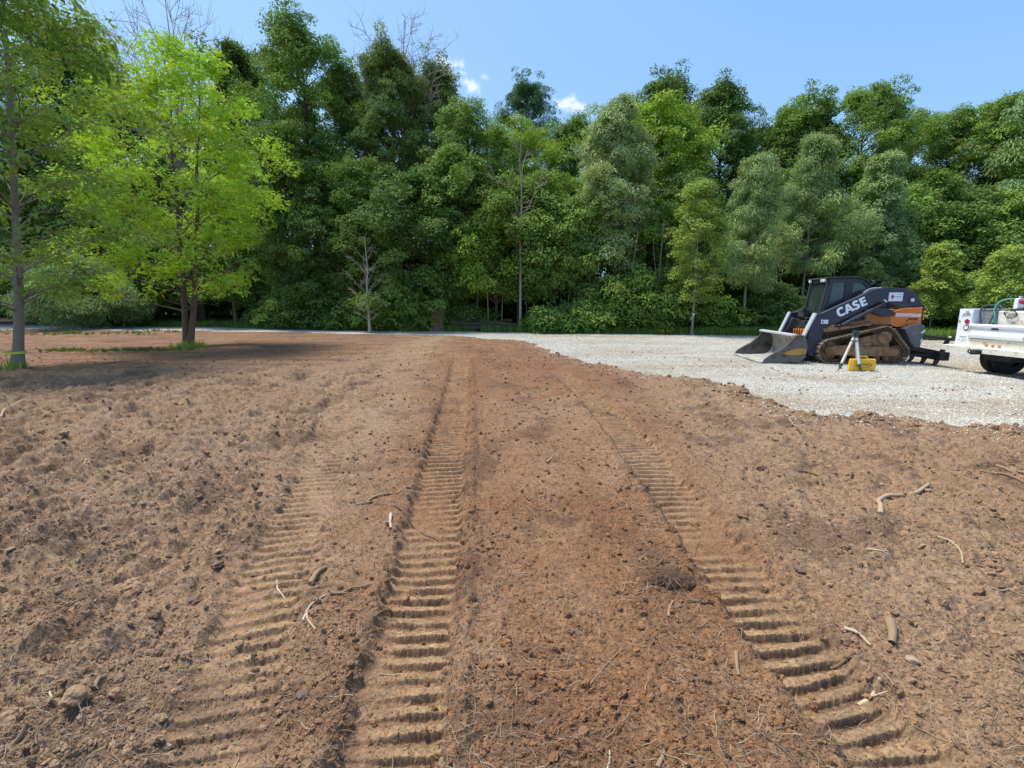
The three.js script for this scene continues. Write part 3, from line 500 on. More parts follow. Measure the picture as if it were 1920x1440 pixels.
// --- thin stems that show in the dark under the trees
{
  const r = rng(5150), spots = [[-9.2, -27.6], [-5.6, -27.2], [-4.0, -26.9], [-2.0, -26.9], [-1.3, -26.6], [-0.6, -26.8], [0.3, -26.5], [0.9, -26.7], [3.0, -25.9], [3.4, -25.7], [3.7, -25.8], [4.1, -25.4], [4.6, -25.6], [5.9, -24.6], [7.25, -24.2], [8.0, -25.2], [10.9, -25.6], [14.3, -26.2]];
  const where = ['behind the dead sapling', 'left of the red-brown snag', 'right of the red-brown snag', 'at the left end of the logs', 'behind the logs, first of four', 'behind the logs, second of four', 'behind the logs, third of four', 'behind the logs, fourth of four', 'first in the dark gap left of the silvery tree', 'second in the dark gap left of the silvery tree', 'third in the dark gap left of the silvery tree', 'fourth in the dark gap left of the silvery tree', 'nearest the silvery tree', 'right of the silvery tree', 'left of the foremost planted tree', 'just behind the foremost planted tree', 'left of the second planted tree', 'behind the loader bucket'];
  spots.forEach(([x, z], i) => {
    const h = 3.5 + 2.5 * r(), lean = (r() - 0.5) * 1.2, pts = [V(x, -0.1, z), V(x + lean * 0.3 + (r() - 0.5) * 0.15, h * 0.4, z + 0.05), V(x + lean, h, z + (r() - 0.5) * 0.5)];
    single('sapling_stem', [limb(pts, 0.028 + 0.03 * r(), 0.015, 6), limb([pts[1], pts[1].clone().lerp(pts[2], 0.5).add(V((r() - 0.5) * 0.9, 0.2, 0.1)), pts[1].clone().add(V((r() - 0.5) * 1.6, h * 0.45, 0.2))], 0.016, 0.008, 5)], i % 3 ? BARK.grey : BARK.brown, `thin bare stem under the trees ${where[i]}`, 'stem', 'thin stems under the trees');
  });
}
// --- the deep wood behind, which reads as one mass
{
  const r = rng(31), list = [];
  for (let i = 0; i < 12500; i++) {
    const x = -52 + 108 * r(), z = -(37.5 + 11 * r() + Math.max(0, -x) * 0.10), top = 10.5 + 2.2 * n2(x * 0.25, z * 0.25) - 0.03 * Math.max(0, x) + Math.max(0, -x) * 0.06, y = 0.2 + (top - 0.2) * (i % 3 ? Math.pow(r(), 0.8) : 0.35 * r());
    list.push([x, y, z, 1.5 + 1.1 * r(), 0.75 + 0.4 * r(), r() * 6.28]);
  }
  const im = new THREE.InstancedMesh(CLUSTER.broad[1], LEAF.deep, list.length), mt = new THREE.Matrix4(), q = new THREE.Quaternion(), c = new THREE.Color();
  list.forEach(([x, y, z, s, t, a], i) => { im.setMatrixAt(i, mt.compose(V(x, y, z), q.setFromEuler(new THREE.Euler((a - 3) * 0.25, a, 0.3)), V(s, s, s))); im.setColorAt(i, c.setRGB(t, t, t)); });
  im.name = 'woods'; im.userData = { kind: 'stuff', label: 'deep shaded wood behind the front trees', category: 'woods' }; im.castShadow = im.receiveShadow = true; scene.add(im);
}
// --- grass along the wood's edge and tufts round the trunks
function blades(seed, n, h, w) {
  const r = rng(seed), pos = [];
  for (let i = 0; i < n; i++) { const a = r() * 6.283, rr = 0.10 * Math.sqrt(r()), x = Math.cos(a) * rr, z = Math.sin(a) * rr, hh = h * (0.5 + 0.7 * r()), b = r() * 6.283, lx = Math.cos(b) * hh * 0.45 * r(), lz = Math.sin(b) * hh * 0.45 * r(), wx = -Math.sin(b) * w, wz = Math.cos(b) * w;
    const m = [x + lx * 0.35, hh * 0.6, z + lz * 0.35], t = [x + lx, hh, z + lz]; pos.push(x - wx, 0, z - wz, x + wx, 0, z + wz, m[0] + wx * 0.7, m[1], m[2] + wz * 0.7, x - wx, 0, z - wz, m[0] + wx * 0.7, m[1], m[2] + wz * 0.7, m[0] - wx * 0.7, m[1], m[2] - wz * 0.7, m[0] - wx * 0.7, m[1], m[2] - wz * 0.7, m[0] + wx * 0.7, m[1], m[2] + wz * 0.7, ...t); }
  const g = new THREE.BufferGeometry(); g.setAttribute('position', new THREE.Float32BufferAttribute(pos, 3)); g.computeVertexNormals(); return g;
}
function scatter(name, geo, mat, list, userData, parent = scene) {
  const im = new THREE.InstancedMesh(geo, mat, list.length), mt = new THREE.Matrix4(), q = new THREE.Quaternion(), c = new THREE.Color(), e = new THREE.Euler();
  list.forEach((l, i) => { im.setMatrixAt(i, mt.compose(V(l.x, l.y, l.z), q.setFromEuler(e.set(l.rx ?? 0, l.ry ?? 0, l.rz ?? 0)), V(l.s * (l.sx ?? 1), l.s * (l.sy ?? 1), l.s * (l.sz ?? 1)))); const t = l.c ?? [1, 1, 1]; im.setColorAt(i, c.setRGB(...t)); });
  im.name = name; Object.assign(im.userData, userData); im.castShadow = im.receiveShadow = true; parent.add(im); return im;
}
{
  const r = rng(61), list = [];
  while (list.length < 7000) {
    const x = -34 + 66 * r(), up = x < -4.6 ? lerp(-25.4, -35, clamp((-4.6 - x) / 36)) : x < 13 ? lerp(-25.4, -21.8, clamp((x + 4.6) / 17.6)) : lerp(-21.8, -17, clamp((x - 13) / 11));
    const z = up - 0.15 - 4.2 * r() * r(), dens = x > 1 ? 1 : 0.25 + 0.3 * n2(x * 0.4, 2);
    if (r() > dens) continue;
    const t = 0.75 + 0.5 * r(); list.push({ x, y: soil(x, z) - 0.01, z, s: 0.8 + 1.1 * r(), ry: r() * 6.28, c: [t * (1 + 0.2 * (r() - 0.3)), t, t * 0.9] });
  }
  scatter('grass', blades(3, 16, 0.24, 0.007), LEAF.grass, list, { kind: 'stuff', label: 'rough green grass along the edge of the woods', category: 'grass' });
  const tuft = (x, z, rad, n, h, label, cat = 'weeds') => {
    const g = thing('weed_tuft', label, cat, [x, 0, z], 0, 'weeds round the tree trunks'), l = [];
    for (let i = 0; i < n; i++) { const a = r() * 6.28, rr = rad * Math.sqrt(r()), px = Math.cos(a) * rr, pz = Math.sin(a) * rr; const t = 0.75 + 0.5 * r(); l.push({ x: px, y: soil(x + px, z + pz) - 0.01, z: pz, s: h * (0.6 + 0.8 * r()), ry: r() * 6.28, c: [t * (1 + 0.3 * r()), t, t] }); }
    scatter('leaves', blades(9, 9, 0.30, 0.011), LEAF.weed, l, { kind: 'stuff' }, g);
  };
  tuft(-11.2, -10.25, 0.42, 30, 0.7, 'green weeds round the foot of the taped field tree');
  tuft(-10.75, -15.6, 0.6, 44, 0.8, 'green weeds round the foot of the forked tree');
  tuft(11.5, -23.7, 0.5, 26, 1.3, 'weeds at the foot of the second planted tree');
  { const l = []; for (let i = 0; i < 900; i++) { const x = -30 + 17 * r(), z = -(22.5 + 1.2 * n2(x * 0.3, 1) + 3.2 * r()); if (n2(x * 0.5, z * 0.9) < -0.05 || x > -17) continue; const t = 0.6 + 0.5 * r(); l.push({ x, y: soil(x, z), z, s: 0.35 + 0.35 * r(), ry: r() * 6.28, c: [t * 1.1, t, t] }); }
    for (let i = 0; i < 260; i++) { const x = -14.5 + 4.5 * r(), z = -(14.2 + 0.7 * r()); const t = 0.6 + 0.5 * r(); l.push({ x, y: soil(x, z), z, s: 0.3 + 0.25 * r(), ry: r() * 6.28, c: [t * 1.1, t, t] }); }
    scatter('ground_cover', blades(5, 14, 0.24, 0.008), LEAF.grass, l, { kind: 'stuff', label: 'thin patches of surviving turf in the graded soil at left', category: 'turf' }); }
}

// ---------------------------------------------------------------- compact dozer loader on steel tracks
const font = await new FontLoader().loadAsync('fonts/droid/droid_sans_bold.typeface.json');
function text(str, size, depth, slant = 0, stretch = 1) {  // lettering, lower left corner at the origin
  const g = new TextGeometry(str, { font, size, depth, curveSegments: 4, bevelEnabled: true, bevelThickness: 0.001, bevelSize: size * 0.03, bevelSegments: 1 });
  g.computeBoundingBox(); const b = g.boundingBox; g.translate(-b.min.x, -b.min.y, 0);
  if (slant || stretch !== 1) g.applyMatrix4(new THREE.Matrix4().set(stretch, slant, 0, 0, 0, 1, 0, 0, 0, 0, 1, 0, 0, 0, 0, 1));
  return g;
}
const put = (g, x, y, z, rz = 0, ry = 0) => { g.applyMatrix4(new THREE.Matrix4().compose(V(x, y, z), new THREE.Quaternion().setFromEuler(new THREE.Euler(0, ry, rz)), V(1, 1, 1))); return g; };
const blotch = (a, b, f, lo, hi, seed) => grain(512, (u, v) => { const k = sstep(lo, hi, tileNoise(u, v, f, 5, seed) + 0.35 * tileNoise(u, v, f * 5, 3, seed + 1)); const n = 1 + 0.10 * tileNoise(u, v, 60, 3, seed + 2); return [0, 1, 2].map(i => lerp(a[i], b[i], k) * n); });
const mudBump = grain(512, (u, v) => { const n = 0.5 + 0.35 * tileNoise(u, v, 18, 4, 21) + 0.25 * (1 - Math.abs(tileNoise(u, v, 40, 3, 22)) * 2); return [n, n, n]; }, false);
const std = o => new THREE.MeshStandardMaterial(o);
const DL = {
  black: std({ map: blotch([0.19, 0.20, 0.255], [0.32, 0.31, 0.31], 5, 0.25, 0.85, 31), roughness: 0.5, metalness: 0.0 }),
  dark: std({ color: lin(0.035, 0.036, 0.04), roughness: 0.6 }),
  grey: std({ map: blotch([0.34, 0.36, 0.39], [0.50, 0.46, 0.40], 6, 0.1, 0.7, 34), roughness: 0.55 }),
  orange: std({ map: blotch([0.86, 0.47, 0.17], [0.66, 0.45, 0.30], 6, 0.2, 0.8, 37), roughness: 0.42 }),
  dusty: std({ map: blotch([0.72, 0.46, 0.27], [0.55, 0.42, 0.31], 6, -0.1, 0.5, 40), roughness: 0.8 }),
  mud: std({ map: blotch([0.60, 0.48, 0.34], [0.42, 0.31, 0.22], 9, -0.1, 0.5, 43), bumpMap: mudBump, bumpScale: 0.03, roughness: 0.95 }),
  shoe: std({ map: blotch([0.60, 0.55, 0.49], [0.40, 0.31, 0.23], 7, 0.0, 0.5, 46), bumpMap: mudBump, bumpScale: 0.02, roughness: 0.6, metalness: 0.25 }),
  chain: std({ map: blotch([0.46, 0.36, 0.26], [0.30, 0.24, 0.19], 9, -0.2, 0.4, 49), roughness: 0.85 }),
  steel: std({ map: blotch([0.40, 0.385, 0.37], [0.28, 0.25, 0.235], 5, -0.1, 0.45, 52), roughness: 0.45, metalness: 0.45 }),
  dustSteel: std({ map: blotch([0.66, 0.645, 0.61], [0.50, 0.485, 0.46], 5, -0.1, 0.5, 55), roughness: 0.8, metalness: 0.1 }),
  bright: std({ color: lin(0.62, 0.63, 0.65), roughness: 0.4, metalness: 0.3 }),
  ochre: std({ map: blotch([0.72, 0.55, 0.26], [0.50, 0.42, 0.32], 7, -0.1, 0.5, 58), roughness: 0.8 }),
  white: std({ color: lin(0.82, 0.83, 0.85), roughness: 0.5 }), rubber: std({ color: lin(0.025, 0.025, 0.026), roughness: 0.8 }),
  sticker: std({ color: lin(0.66, 0.76, 0.80), roughness: 0.5 }), red: std({ color: lin(0.55, 0.03, 0.09), roughness: 0.5 }), ink: std({ color: lin(0.02, 0.02, 0.02), roughness: 0.6 }), printGrey: std({ color: lin(0.30, 0.33, 0.36), roughness: 0.6 }),
  lampGlass: std({ color: lin(0.75, 0.77, 0.72), roughness: 0.25 }),
  glass: new THREE.MeshPhysicalMaterial({ color: lin(0.34, 0.46, 0.43), transmission: 0.92, thickness: 0, roughness: 0.06, ior: 1.6, side: THREE.DoubleSide }),
};
for (const k of ['black', 'grey', 'orange', 'dusty', 'mud', 'shoe', 'steel', 'dustSteel', 'ochre', 'chain']) DL[k].map.repeat.set(0.8, 0.8);
mudBump.repeat.set(2, 2);
const uvm = list => metresUV(M(Array.isArray(list) ? list : [list]), 1);
function trackLoop(circles, inset) {                       // the hull round three wheels, evenly resampled
  const pts = []; for (const [cx, cy, r] of circles) for (let i = 0; i < 160; i++) { const a = i / 160 * 6.28319; pts.push([cx + (r - inset) * Math.cos(a), cy + (r - inset) * Math.sin(a)]); }
  pts.sort((a, b) => a[0] - b[0] || a[1] - b[1]);
  const half = P => { const h = []; for (const p of P) { while (h.length > 1 && (h.at(-1)[0] - h.at(-2)[0]) * (p[1] - h.at(-2)[1]) - (h.at(-1)[1] - h.at(-2)[1]) * (p[0] - h.at(-2)[0]) <= 0) h.pop(); h.push(p); } h.pop(); return h; };
  return [...half(pts), ...half(pts.slice().reverse())];
}
function along(loop, step) {
  let per = 0; const L = loop.map((p, i) => { const q = loop[(i + 1) % loop.length], l = Math.hypot(q[0] - p[0], q[1] - p[1]); per += l; return l; });
  const n = Math.round(per / step), out = []; let i = 0, acc = 0;
  for (let k = 0; k < n; k++) { const t = k * per / n; while (acc + L[i] < t) acc += L[i++]; const p = loop[i], q = loop[(i + 1) % loop.length], f = (t - acc) / L[i]; out.push([p[0] + (q[0] - p[0]) * f, p[1] + (q[1] - p[1]) * f, Math.atan2(q[1] - p[1], q[0] - p[0])]); }
  return out;
}
{
  const L = thing('dozer_loader', 'black and orange compact dozer loader on muddy steel tracks, bucket on the gravel', 'loader', [9.12, 0.012, -12.86], -7 * Math.PI / 180);
  const WHEELS = [[-0.80, 0.33, 0.33], [0.42, 0.685, 0.30], [0.76, 0.29, 0.29]];
  for (const s of [1, -1]) {
    const zc = 0.74 * s, shoes = [], chain = [];
    for (const [x, y, a] of along(trackLoop(WHEELS, 0.035), 0.098)) {
      const nx = Math.sin(a), ny = -Math.cos(a);
      shoes.push(box(0.092, 0.016, 0.42, x + nx * 0.008, y + ny * 0.008, zc, 0, 0, a, 0.003));
      shoes.push(box(0.016, 0.030, 0.42, x + nx * 0.024 + Math.cos(a) * 0.03, y + ny * 0.024 + Math.sin(a) * 0.03, zc, 0, 0, a, 0.004));
    }
    const track = part('track', uvm(shoes), DL.shoe, L);
    for (const [x, y, a] of along(trackLoop(WHEELS, 0.075), 0.098)) for (const dz of [0.09, -0.09]) { chain.push(box(0.088, 0.055, 0.03, x, y, zc + dz * 1.0, 0, 0, a, 0.01)); if (dz > 0) chain.push(rod([x, y, zc - 0.12], [x, y, zc + 0.12], 0.014, 0.014, 8)); }
    part('chain', uvm(chain), DL.chain, track);
    for (const [x, y, r] of [[-0.80, 0.33, 0.225], [0.76, 0.29, 0.185]]) part('idler', uvm([disc(x, y, zc - 0.07, zc + 0.07, r), disc(x, y, zc - 0.13, zc + 0.13, r * 0.55), disc(x, y, zc - 0.15, zc + 0.17, 0.06, 16)]), DL.chain, track);
    const teeth = []; for (let i = 0; i < 15; i++) { const a = i / 15 * 6.283; teeth.push(box(0.05, 0.06, 0.06, 0.42 + 0.205 * Math.cos(a), 0.685 + 0.205 * Math.sin(a), zc, 0, 0, a)); }
    part('sprocket', uvm([disc(0.42, 0.685, zc - 0.05, zc + 0.05, 0.19), ...teeth]), DL.chain, track);
    part('hub', uvm([rod([0.43, 0.68, zc - 0.1], [0.43, 0.68, zc + s * 0.17], 0.165, 0.165, 28), rod([0.43, 0.68, zc + s * 0.17], [0.43, 0.68, zc + s * 0.205], 0.165, 0.145, 28)]), DL.mud, track);
    for (const x of [-0.45, -0.19, 0.07, 0.33, 0.55]) part('roller', uvm([disc(x, 0.155, zc - 0.10, zc + 0.13, 0.075, 18), disc(x, 0.155, zc - 0.13, zc + 0.15, 0.04, 14)]), DL.chain, track);
    part('track_frame', uvm([slab(smoothPath([[-0.88, 0.34], [-0.80, 0.24], [-0.62, 0.215], [0.55, 0.205], [0.76, 0.22], [0.83, 0.32], [0.74, 0.41], [0.5, 0.45], [0.2, 0.46], [-0.4, 0.46], [-0.72, 0.46]], 3, true), zc - 0.11, zc + s * 0.18 + (s < 0 ? 0 : 0), 0.03),
      slab([[-0.30, 0.42], [0.62, 0.42], [0.56, 0.62], [0.30, 0.78], [0.02, 0.70], [-0.34, 0.58]], zc - 0.12, zc + s * 0.12, 0.02), bar([-0.5, 0.44, zc + s * 0.1], [0.2, 0.52, zc + s * 0.1], 0.10, 0.07)]), DL.mud, track);
  }
  part('chassis', uvm([box(1.95, 0.50, 1.02, 0.15, 0.66, 0, 0, 0, 0, 0.04), box(0.5, 0.35, 0.95, -0.95, 0.55, 0, 0, 0, 0.2, 0.03)]), DL.mud, L);
  for (const s of [1, -1]) part('fender', uvm([slab([[-1.02, 0.86], [-0.95, 0.80], [0.12, 1.0], [0.12, 1.05], [-0.6, 0.94], [-0.97, 0.89]], s * 0.48, s * 0.86, 0.008), box(0.95, 0.1, 0.18, -0.25, 0.99, s * 0.55, 0, 0, 0.17, 0.03)]), DL.mud, L);
  // cab
  const side = [[-0.95, 1.0], [-0.80, 2.17], [-0.24, 2.17], [-0.06, 2.15], [0.06, 2.09], [0.16, 1.99], [0.21, 1.86], [0.28, 1.5], [0.28, 1.0]];
  const w1 = [[-0.83, 1.16], [-0.73, 2.075], [-0.42, 2.075], [-0.42, 1.16]], w2 = [[-0.25, 1.16], [-0.25, 2.075], [-0.07, 2.065], [0.03, 2.02], [0.10, 1.93], [0.18, 1.5], [0.18, 1.16]];
  const frames = []; for (const s of [1, -1]) frames.push(slab(side, s * 0.455, s * 0.505, 0.008, [w1, w2]));
  frames.push(bar([-0.93, 1.02, -0.46], [-0.93, 1.02, 0.46], 0.06, 0.06), box(0.05, 0.08, 0.92, -0.80, 2.13, 0), box(0.06, 0.5, 0.92, 0.25, 1.25, 0), box(1.2, 0.05, 0.9, -0.33, 1.02, 0));
  for (const s of [1, -1]) frames.push(bar([-0.955, 1.0, s * 0.43], [-0.815, 2.14, s * 0.43], 0.07, 0.06));
  const cab = part('cab', uvm(frames), DL.dark, L);
  part('roof', uvm([slab([[-0.90, 2.175], [-0.88, 2.20], [-0.3, 2.225], [-0.05, 2.20], [0.10, 2.13], [0.2, 2.0], [0.17, 1.99], [0.06, 2.11], [-0.07, 2.17], [-0.3, 2.18]], -0.52, 0.52, 0.006)]), DL.dark, cab);
  part('windscreen', slab([[-0.925, 1.08], [-0.915, 1.08], [-0.805, 2.09], [-0.815, 2.09]], -0.40, 0.40, 0), DL.glass, cab);
  for (const s of [1, -1]) { part('window', slab(w1, s * 0.479, s * 0.483, 0), DL.glass, cab); part('window', slab(w2, s * 0.479, s * 0.483, 0), DL.glass, cab); }
  { const g = []; for (const s of [1, -1]) { for (let i = 0; i < 9; i++) g.push(rod([-0.40 + i * 0.018, 1.17, s * 0.465], [-0.40 + i * 0.018, 2.07, s * 0.465], 0.003, 0.003, 4)); for (let i = 0; i < 22; i++) g.push(rod([-0.82, 1.19 + i * 0.04, s * 0.465], [-0.25, 1.19 + i * 0.04, s * 0.465], 0.0025, 0.0025, 4)); } part('window_guard', M(g), DL.dark, cab); }
  part('seat', uvm([box(0.45, 0.12, 0.46, -0.18, 1.28, 0, 0, 0, 0, 0.04), box(0.13, 0.62, 0.44, 0.06, 1.62, 0, 0, 0, -0.15, 0.05), box(0.40, 0.07, 0.09, -0.22, 1.45, 0.28, 0, 0, 0, 0.03), box(0.40, 0.07, 0.09, -0.22, 1.45, -0.28, 0, 0, 0, 0.03)]), DL.rubber, cab);
  for (const s of [1, -1]) part('control_lever', M([rod([-0.42, 1.45, s * 0.28], [-0.45, 1.68, s * 0.28], 0.014, 0.018, 8), rod([-0.62, 1.5, s * 0.2], [-0.38, 1.78, s * 0.2], 0.010, 0.010, 6)]), DL.bright, cab);
  for (const z of [0.38, 0.27, -0.36]) part('work_light', [box(0.06, 0.07, 0.075, -0.885, 2.125, z)], DL.lampGlass, cab);
  part('wiper', M([rod([-0.93, 1.15, 0.05], [-0.86, 1.75, 0.16], 0.008, 0.006, 6)]), DL.rubber, cab);
  part('mirror', [box(0.03, 0.10, 0.07, 0.24, 2.07, 0.50, 0, 0, 0.5), rod([0.17, 1.98, 0.49], [0.24, 2.07, 0.5], 0.007)], DL.grey, cab);
  part('grab_rail', hose([[-0.03, 1.76, 0.56], [0.03, 1.84, 0.56], [0.16, 1.91, 0.56], [0.4, 1.925, 0.56]], 0.014, 24, 8), DL.bright, cab);
  // body and engine housing
  part('body_panel', uvm([box(0.66, 0.40, 1.20, 0.45, 1.19, 0, 0, 0, 0, 0.02)]), DL.dusty, L);
  part('service_hatch', uvm([box(0.12, 0.10, 0.012, 0.36, 1.24, 0.607)]), DL.ochre, L);
  part('engine_hood', uvm([slab(smoothPath([[0.28, 1.35], [0.30, 1.68], [0.45, 1.76], [0.9, 1.77], [1.2, 1.74], [1.38, 1.66], [1.46, 1.52], [1.46, 1.40]], 3), -0.48, 0.48, 0.02), box(0.75, 0.5, 1.10, 1.06, 1.18, 0, 0, 0, 0, 0.02)]), DL.dark, L);
  for (const s of [1, -1]) {
    const p = part('engine_panel', uvm(slab(smoothPath([[0.655, 1.12], [0.69, 1.29], [0.88, 1.39], [1.15, 1.425]], 4).concat([[1.40, 1.435], [1.415, 1.02]], smoothPath([[1.15, 0.965], [0.84, 0.94], [0.72, 0.99]], 3)), s * 0.555, s * 0.61, 0.012)), DL.orange, L);
    if (s > 0) {
      part('lettering', put(text('MINOTAUR', 0.078, 0.006, 0.22, 1.02), 0.79, 1.205, 0.609, -0.02), DL.white, p);
      part('lettering', put(text('DL550', 0.050, 0.006, 0.22, 1.05), 1.11, 1.118, 0.609, -0.01), DL.ink, p);
      part('stripe', [box(0.50, 0.006, 0.006, 1.03, 1.185, 0.611, 0, 0, -0.02, 0)], DL.printGrey, p);
      part('latch', [box(0.028, 0.05, 0.012, 1.085, 1.105, 0.612, 0, 0, -0.3)], DL.ink, p); part('latch', [box(0.022, 0.05, 0.012, 1.08, 1.0, 0.612)], DL.ink, p);
      for (const [x, y] of [[0.69, 1.13], [0.80, 1.06]]) part('bolt', disc(x, y, 0.605, 0.618, 0.013, 10), DL.ink, p);
    }
    part('counterweight', uvm([slab([[0.94, 0.90], [1.10, 0.98], [1.30, 1.03], [1.40, 0.98], [1.40, 0.68], [1.36, 0.44], [1.27, 0.40], [1.13, 0.54]], s * 0.42, s * 0.80, 0.03)]), DL.grey, L);
    for (const [x, y, a] of [[1.36, 0.83, 0.7], [1.355, 0.60, 1.4]]) part('tie_down', uvm([box(0.11, 0.045, 0.03, x, y, s * 0.805, 0, 0, a, 0.02)]), DL.bright, L);
  }
  part('rear_door', uvm([box(0.07, 0.62, 1.08, 1.45, 1.14, 0, 0, 0, 0, 0.02), box(0.12, 0.45, 0.9, 1.40, 0.68, 0, 0, 0, 0, 0.02)]), DL.dark, L);
  // lift arms with their lettering and stickers, front plates, cylinders
  const ARM = smoothPath([[1.14, 1.55], [1.13, 1.73], [1.07, 1.82], [0.86, 1.895], [0.37, 1.93], [0.04, 1.865], [-0.17, 1.74]], 3).concat([[-1.06, 1.285], [-1.18, 1.275], [-1.25, 1.05], [-1.32, 0.78], [-1.32, 0.33], [-1.27, 0.20], [-1.17, 0.16], [-1.10, 0.24], [-1.04, 0.44], [-0.985, 0.70], [-0.93, 0.86], [-0.83, 0.96], [-0.67, 1.03], [0.18, 1.525]], smoothPath([[0.28, 1.565], [0.45, 1.57], [0.66, 1.49], [0.83, 1.425], [0.99, 1.45]], 3));
  for (const s of [1, -1]) {
    const a = part('lift_arm', uvm(slab(ARM, s * 0.655, s * 0.785, 0.016)), DL.black, L);
    part('pivot_pin', [disc(1.02, 1.62, s * 0.64, s * 0.805, 0.045, 18)], DL.bright, a);
    part('boss', uvm([disc(1.02, 1.62, s * 0.65, s * 0.798, 0.085, 24)]), DL.dark, a); part('boss', uvm([disc(-1.20, 0.28, s * 0.64, s * 0.80, 0.06, 18)]), DL.dark, a);
    part('front_plate', uvm([bar([-1.19, 1.285, s * 0.72], [-1.43, 0.66, s * 0.72], 0.15, 0.045)]), DL.bright, a);
    part('tilt_cylinder', uvm([rod([-1.13, 1.14, s * 0.60], [-1.28, 0.72, s * 0.60], 0.045, 0.045, 16), rod([-1.28, 0.72, s * 0.60], [-1.40, 0.36, s * 0.60], 0.026, 0.026, 12)]), DL.black, a);
    part('lift_cylinder', uvm([rod([-0.58, 0.975, s * 0.82], [0.12, 1.385, s * 0.82], 0.048, 0.048, 18), rod([0.12, 1.385, s * 0.82], [0.34, 1.515, s * 0.82], 0.03, 0.03, 14), disc(-0.64, 0.95, s * 0.74, s * 0.86, 0.045, 16), disc(0.34, 1.515, s * 0.72, s * 0.86, 0.045, 16)]), DL.black, L);
    part('rear_link', uvm([slab([[0.16, 1.30], [0.42, 1.20], [0.72, 1.22], [0.74, 1.30], [0.52, 1.42], [0.26, 1.42]], s * 0.60, s * 0.70, 0.015), disc(0.28, 1.35, s * 0.6, s * 0.72, 0.07, 18)]), DL.black, L);
    if (s > 0) {
      part('lettering', put(text('CASE', 0.215, 0.007, 0, 1.06), -0.645, 1.175, 0.7845, 0.475), DL.white, a);
      const st = part('sticker', [box(0.325, 0.215, 0.004, 0.63, 1.70, 0.788, 0, 0, 0, 0)], DL.sticker, a);
      part('emblem', slab([[0.515, 1.70], [0.553, 1.765], [0.591, 1.70], [0.553, 1.63]], 0.790, 0.793, 0), DL.red, a);
      part('print', [box(0.17, 0.018, 0.002, 0.68, 1.705, 0.791, 0, 0, 0, 0), box(0.06, 0.018, 0.002, 0.735, 1.765, 0.791, 0, 0, 0, 0), box(0.11, 0.008, 0.002, 0.69, 1.672, 0.791, 0, 0, 0, 0)], DL.printGrey, a);
      part('sticker', [box(0.17, 0.10, 0.004, -0.97, 1.07, 0.788, 0, 0, 0, 0)], DL.sticker, a);
      part('emblem', slab([[-1.042, 1.07], [-1.015, 1.108], [-0.988, 1.07], [-1.015, 1.032]], 0.790, 0.793, 0), DL.red, a);
      part('print', [box(0.085, 0.010, 0.002, -0.935, 1.075, 0.791, 0, 0, 0, 0)], DL.printGrey, a);
      part('marker_plate', uvm([box(0.10, 0.035, 0.004, 0.405, 1.60, 0.788, 0, 0, -0.7, 0)]), DL.bright, a);
    }
  }
  // coupler, hoses and the orange plate behind the bucket
  part('cross_member', uvm([rod([-1.17, 0.34, -0.66], [-1.17, 0.34, 0.66], 0.07, 0.07, 16), box(0.10, 0.42, 1.25, -1.36, 0.42, 0, 0, 0, 0.15, 0.02)]), DL.dark, L);
  part('coupler', uvm([box(0.20, 0.24, 0.62, -1.12, 0.72, -0.02, 0, 0, 0.1, 0.03), box(0.12, 0.12, 0.2, -1.22, 0.62, 0.28)]), DL.orange, L);
  { const r = rng(8), g = []; for (let i = 0; i < 9; i++) { const z = -0.55 + 0.13 * i; g.push(hose([[-1.0, 0.92 + 0.1 * r(), z * 0.6], [-1.16, 1.02 + 0.14 * r(), z * 0.8], [-1.30, 0.85, z], [-1.28, 0.6, z * 1.05]], 0.013, 20, 6)); } part('hydraulic_hoses', M(g), DL.rubber, L); }
  part('step_grating', uvm([0, 1, 2, 3, 4].flatMap(i => [box(0.12, 0.025, 0.62, -1.02, 0.80 + i * 0.085, -0.02)]).concat([box(0.06, 0.5, 0.05, -1.0, 0.95, 0.3), box(0.06, 0.5, 0.05, -1.0, 0.95, -0.34)])), DL.dark, L);
  part('front_box', uvm([box(0.16, 0.22, 0.34, -1.02, 1.26, -0.28, 0, 0, 0, 0.03), box(0.10, 0.10, 0.12, -1.08, 1.38, -0.15)]), DL.dark, L);
  // bucket
  {
    const path = smoothPath([[-1.84, 0.715], [-1.62, 0.715], [-1.50, 0.60], [-1.455, 0.42], [-1.49, 0.20], [-1.62, 0.065], [-1.82, 0.035], [-2.42, 0.012]], 5), outer = [];
    for (let i = 0; i < path.length; i++) { const a = path[Math.max(0, i - 1)], b = path[Math.min(path.length - 1, i + 1)], l = Math.hypot(b[0] - a[0], b[1] - a[1]); outer.push([path[i][0] - (b[1] - a[1]) / l * 0.018, path[i][1] + (b[0] - a[0]) / l * 0.018]); }
    const bk = part('bucket', uvm(slab(path.concat(outer.reverse()), -1.03, 1.03, 0.003)), DL.dustSteel, L);
    part('cutting_edge', uvm([box(0.24, 0.022, 2.10, -2.44, 0.018, 0, 0, 0, -0.02, 0.004)]), DL.dustSteel, bk);
    part('top_lip', uvm([box(0.13, 0.055, 2.09, -1.79, 0.735, 0, 0, 0, 0.06, 0.012)]), DL.bright, bk);
    const SP = [[-2.50, 0.015], [-2.47, 0.09], [-2.36, 0.19], [-2.05, 0.37], [-1.86, 0.56], [-1.74, 0.73], [-1.56, 0.74], [-1.47, 0.62], [-1.43, 0.42], [-1.46, 0.18], [-1.58, 0.03]];
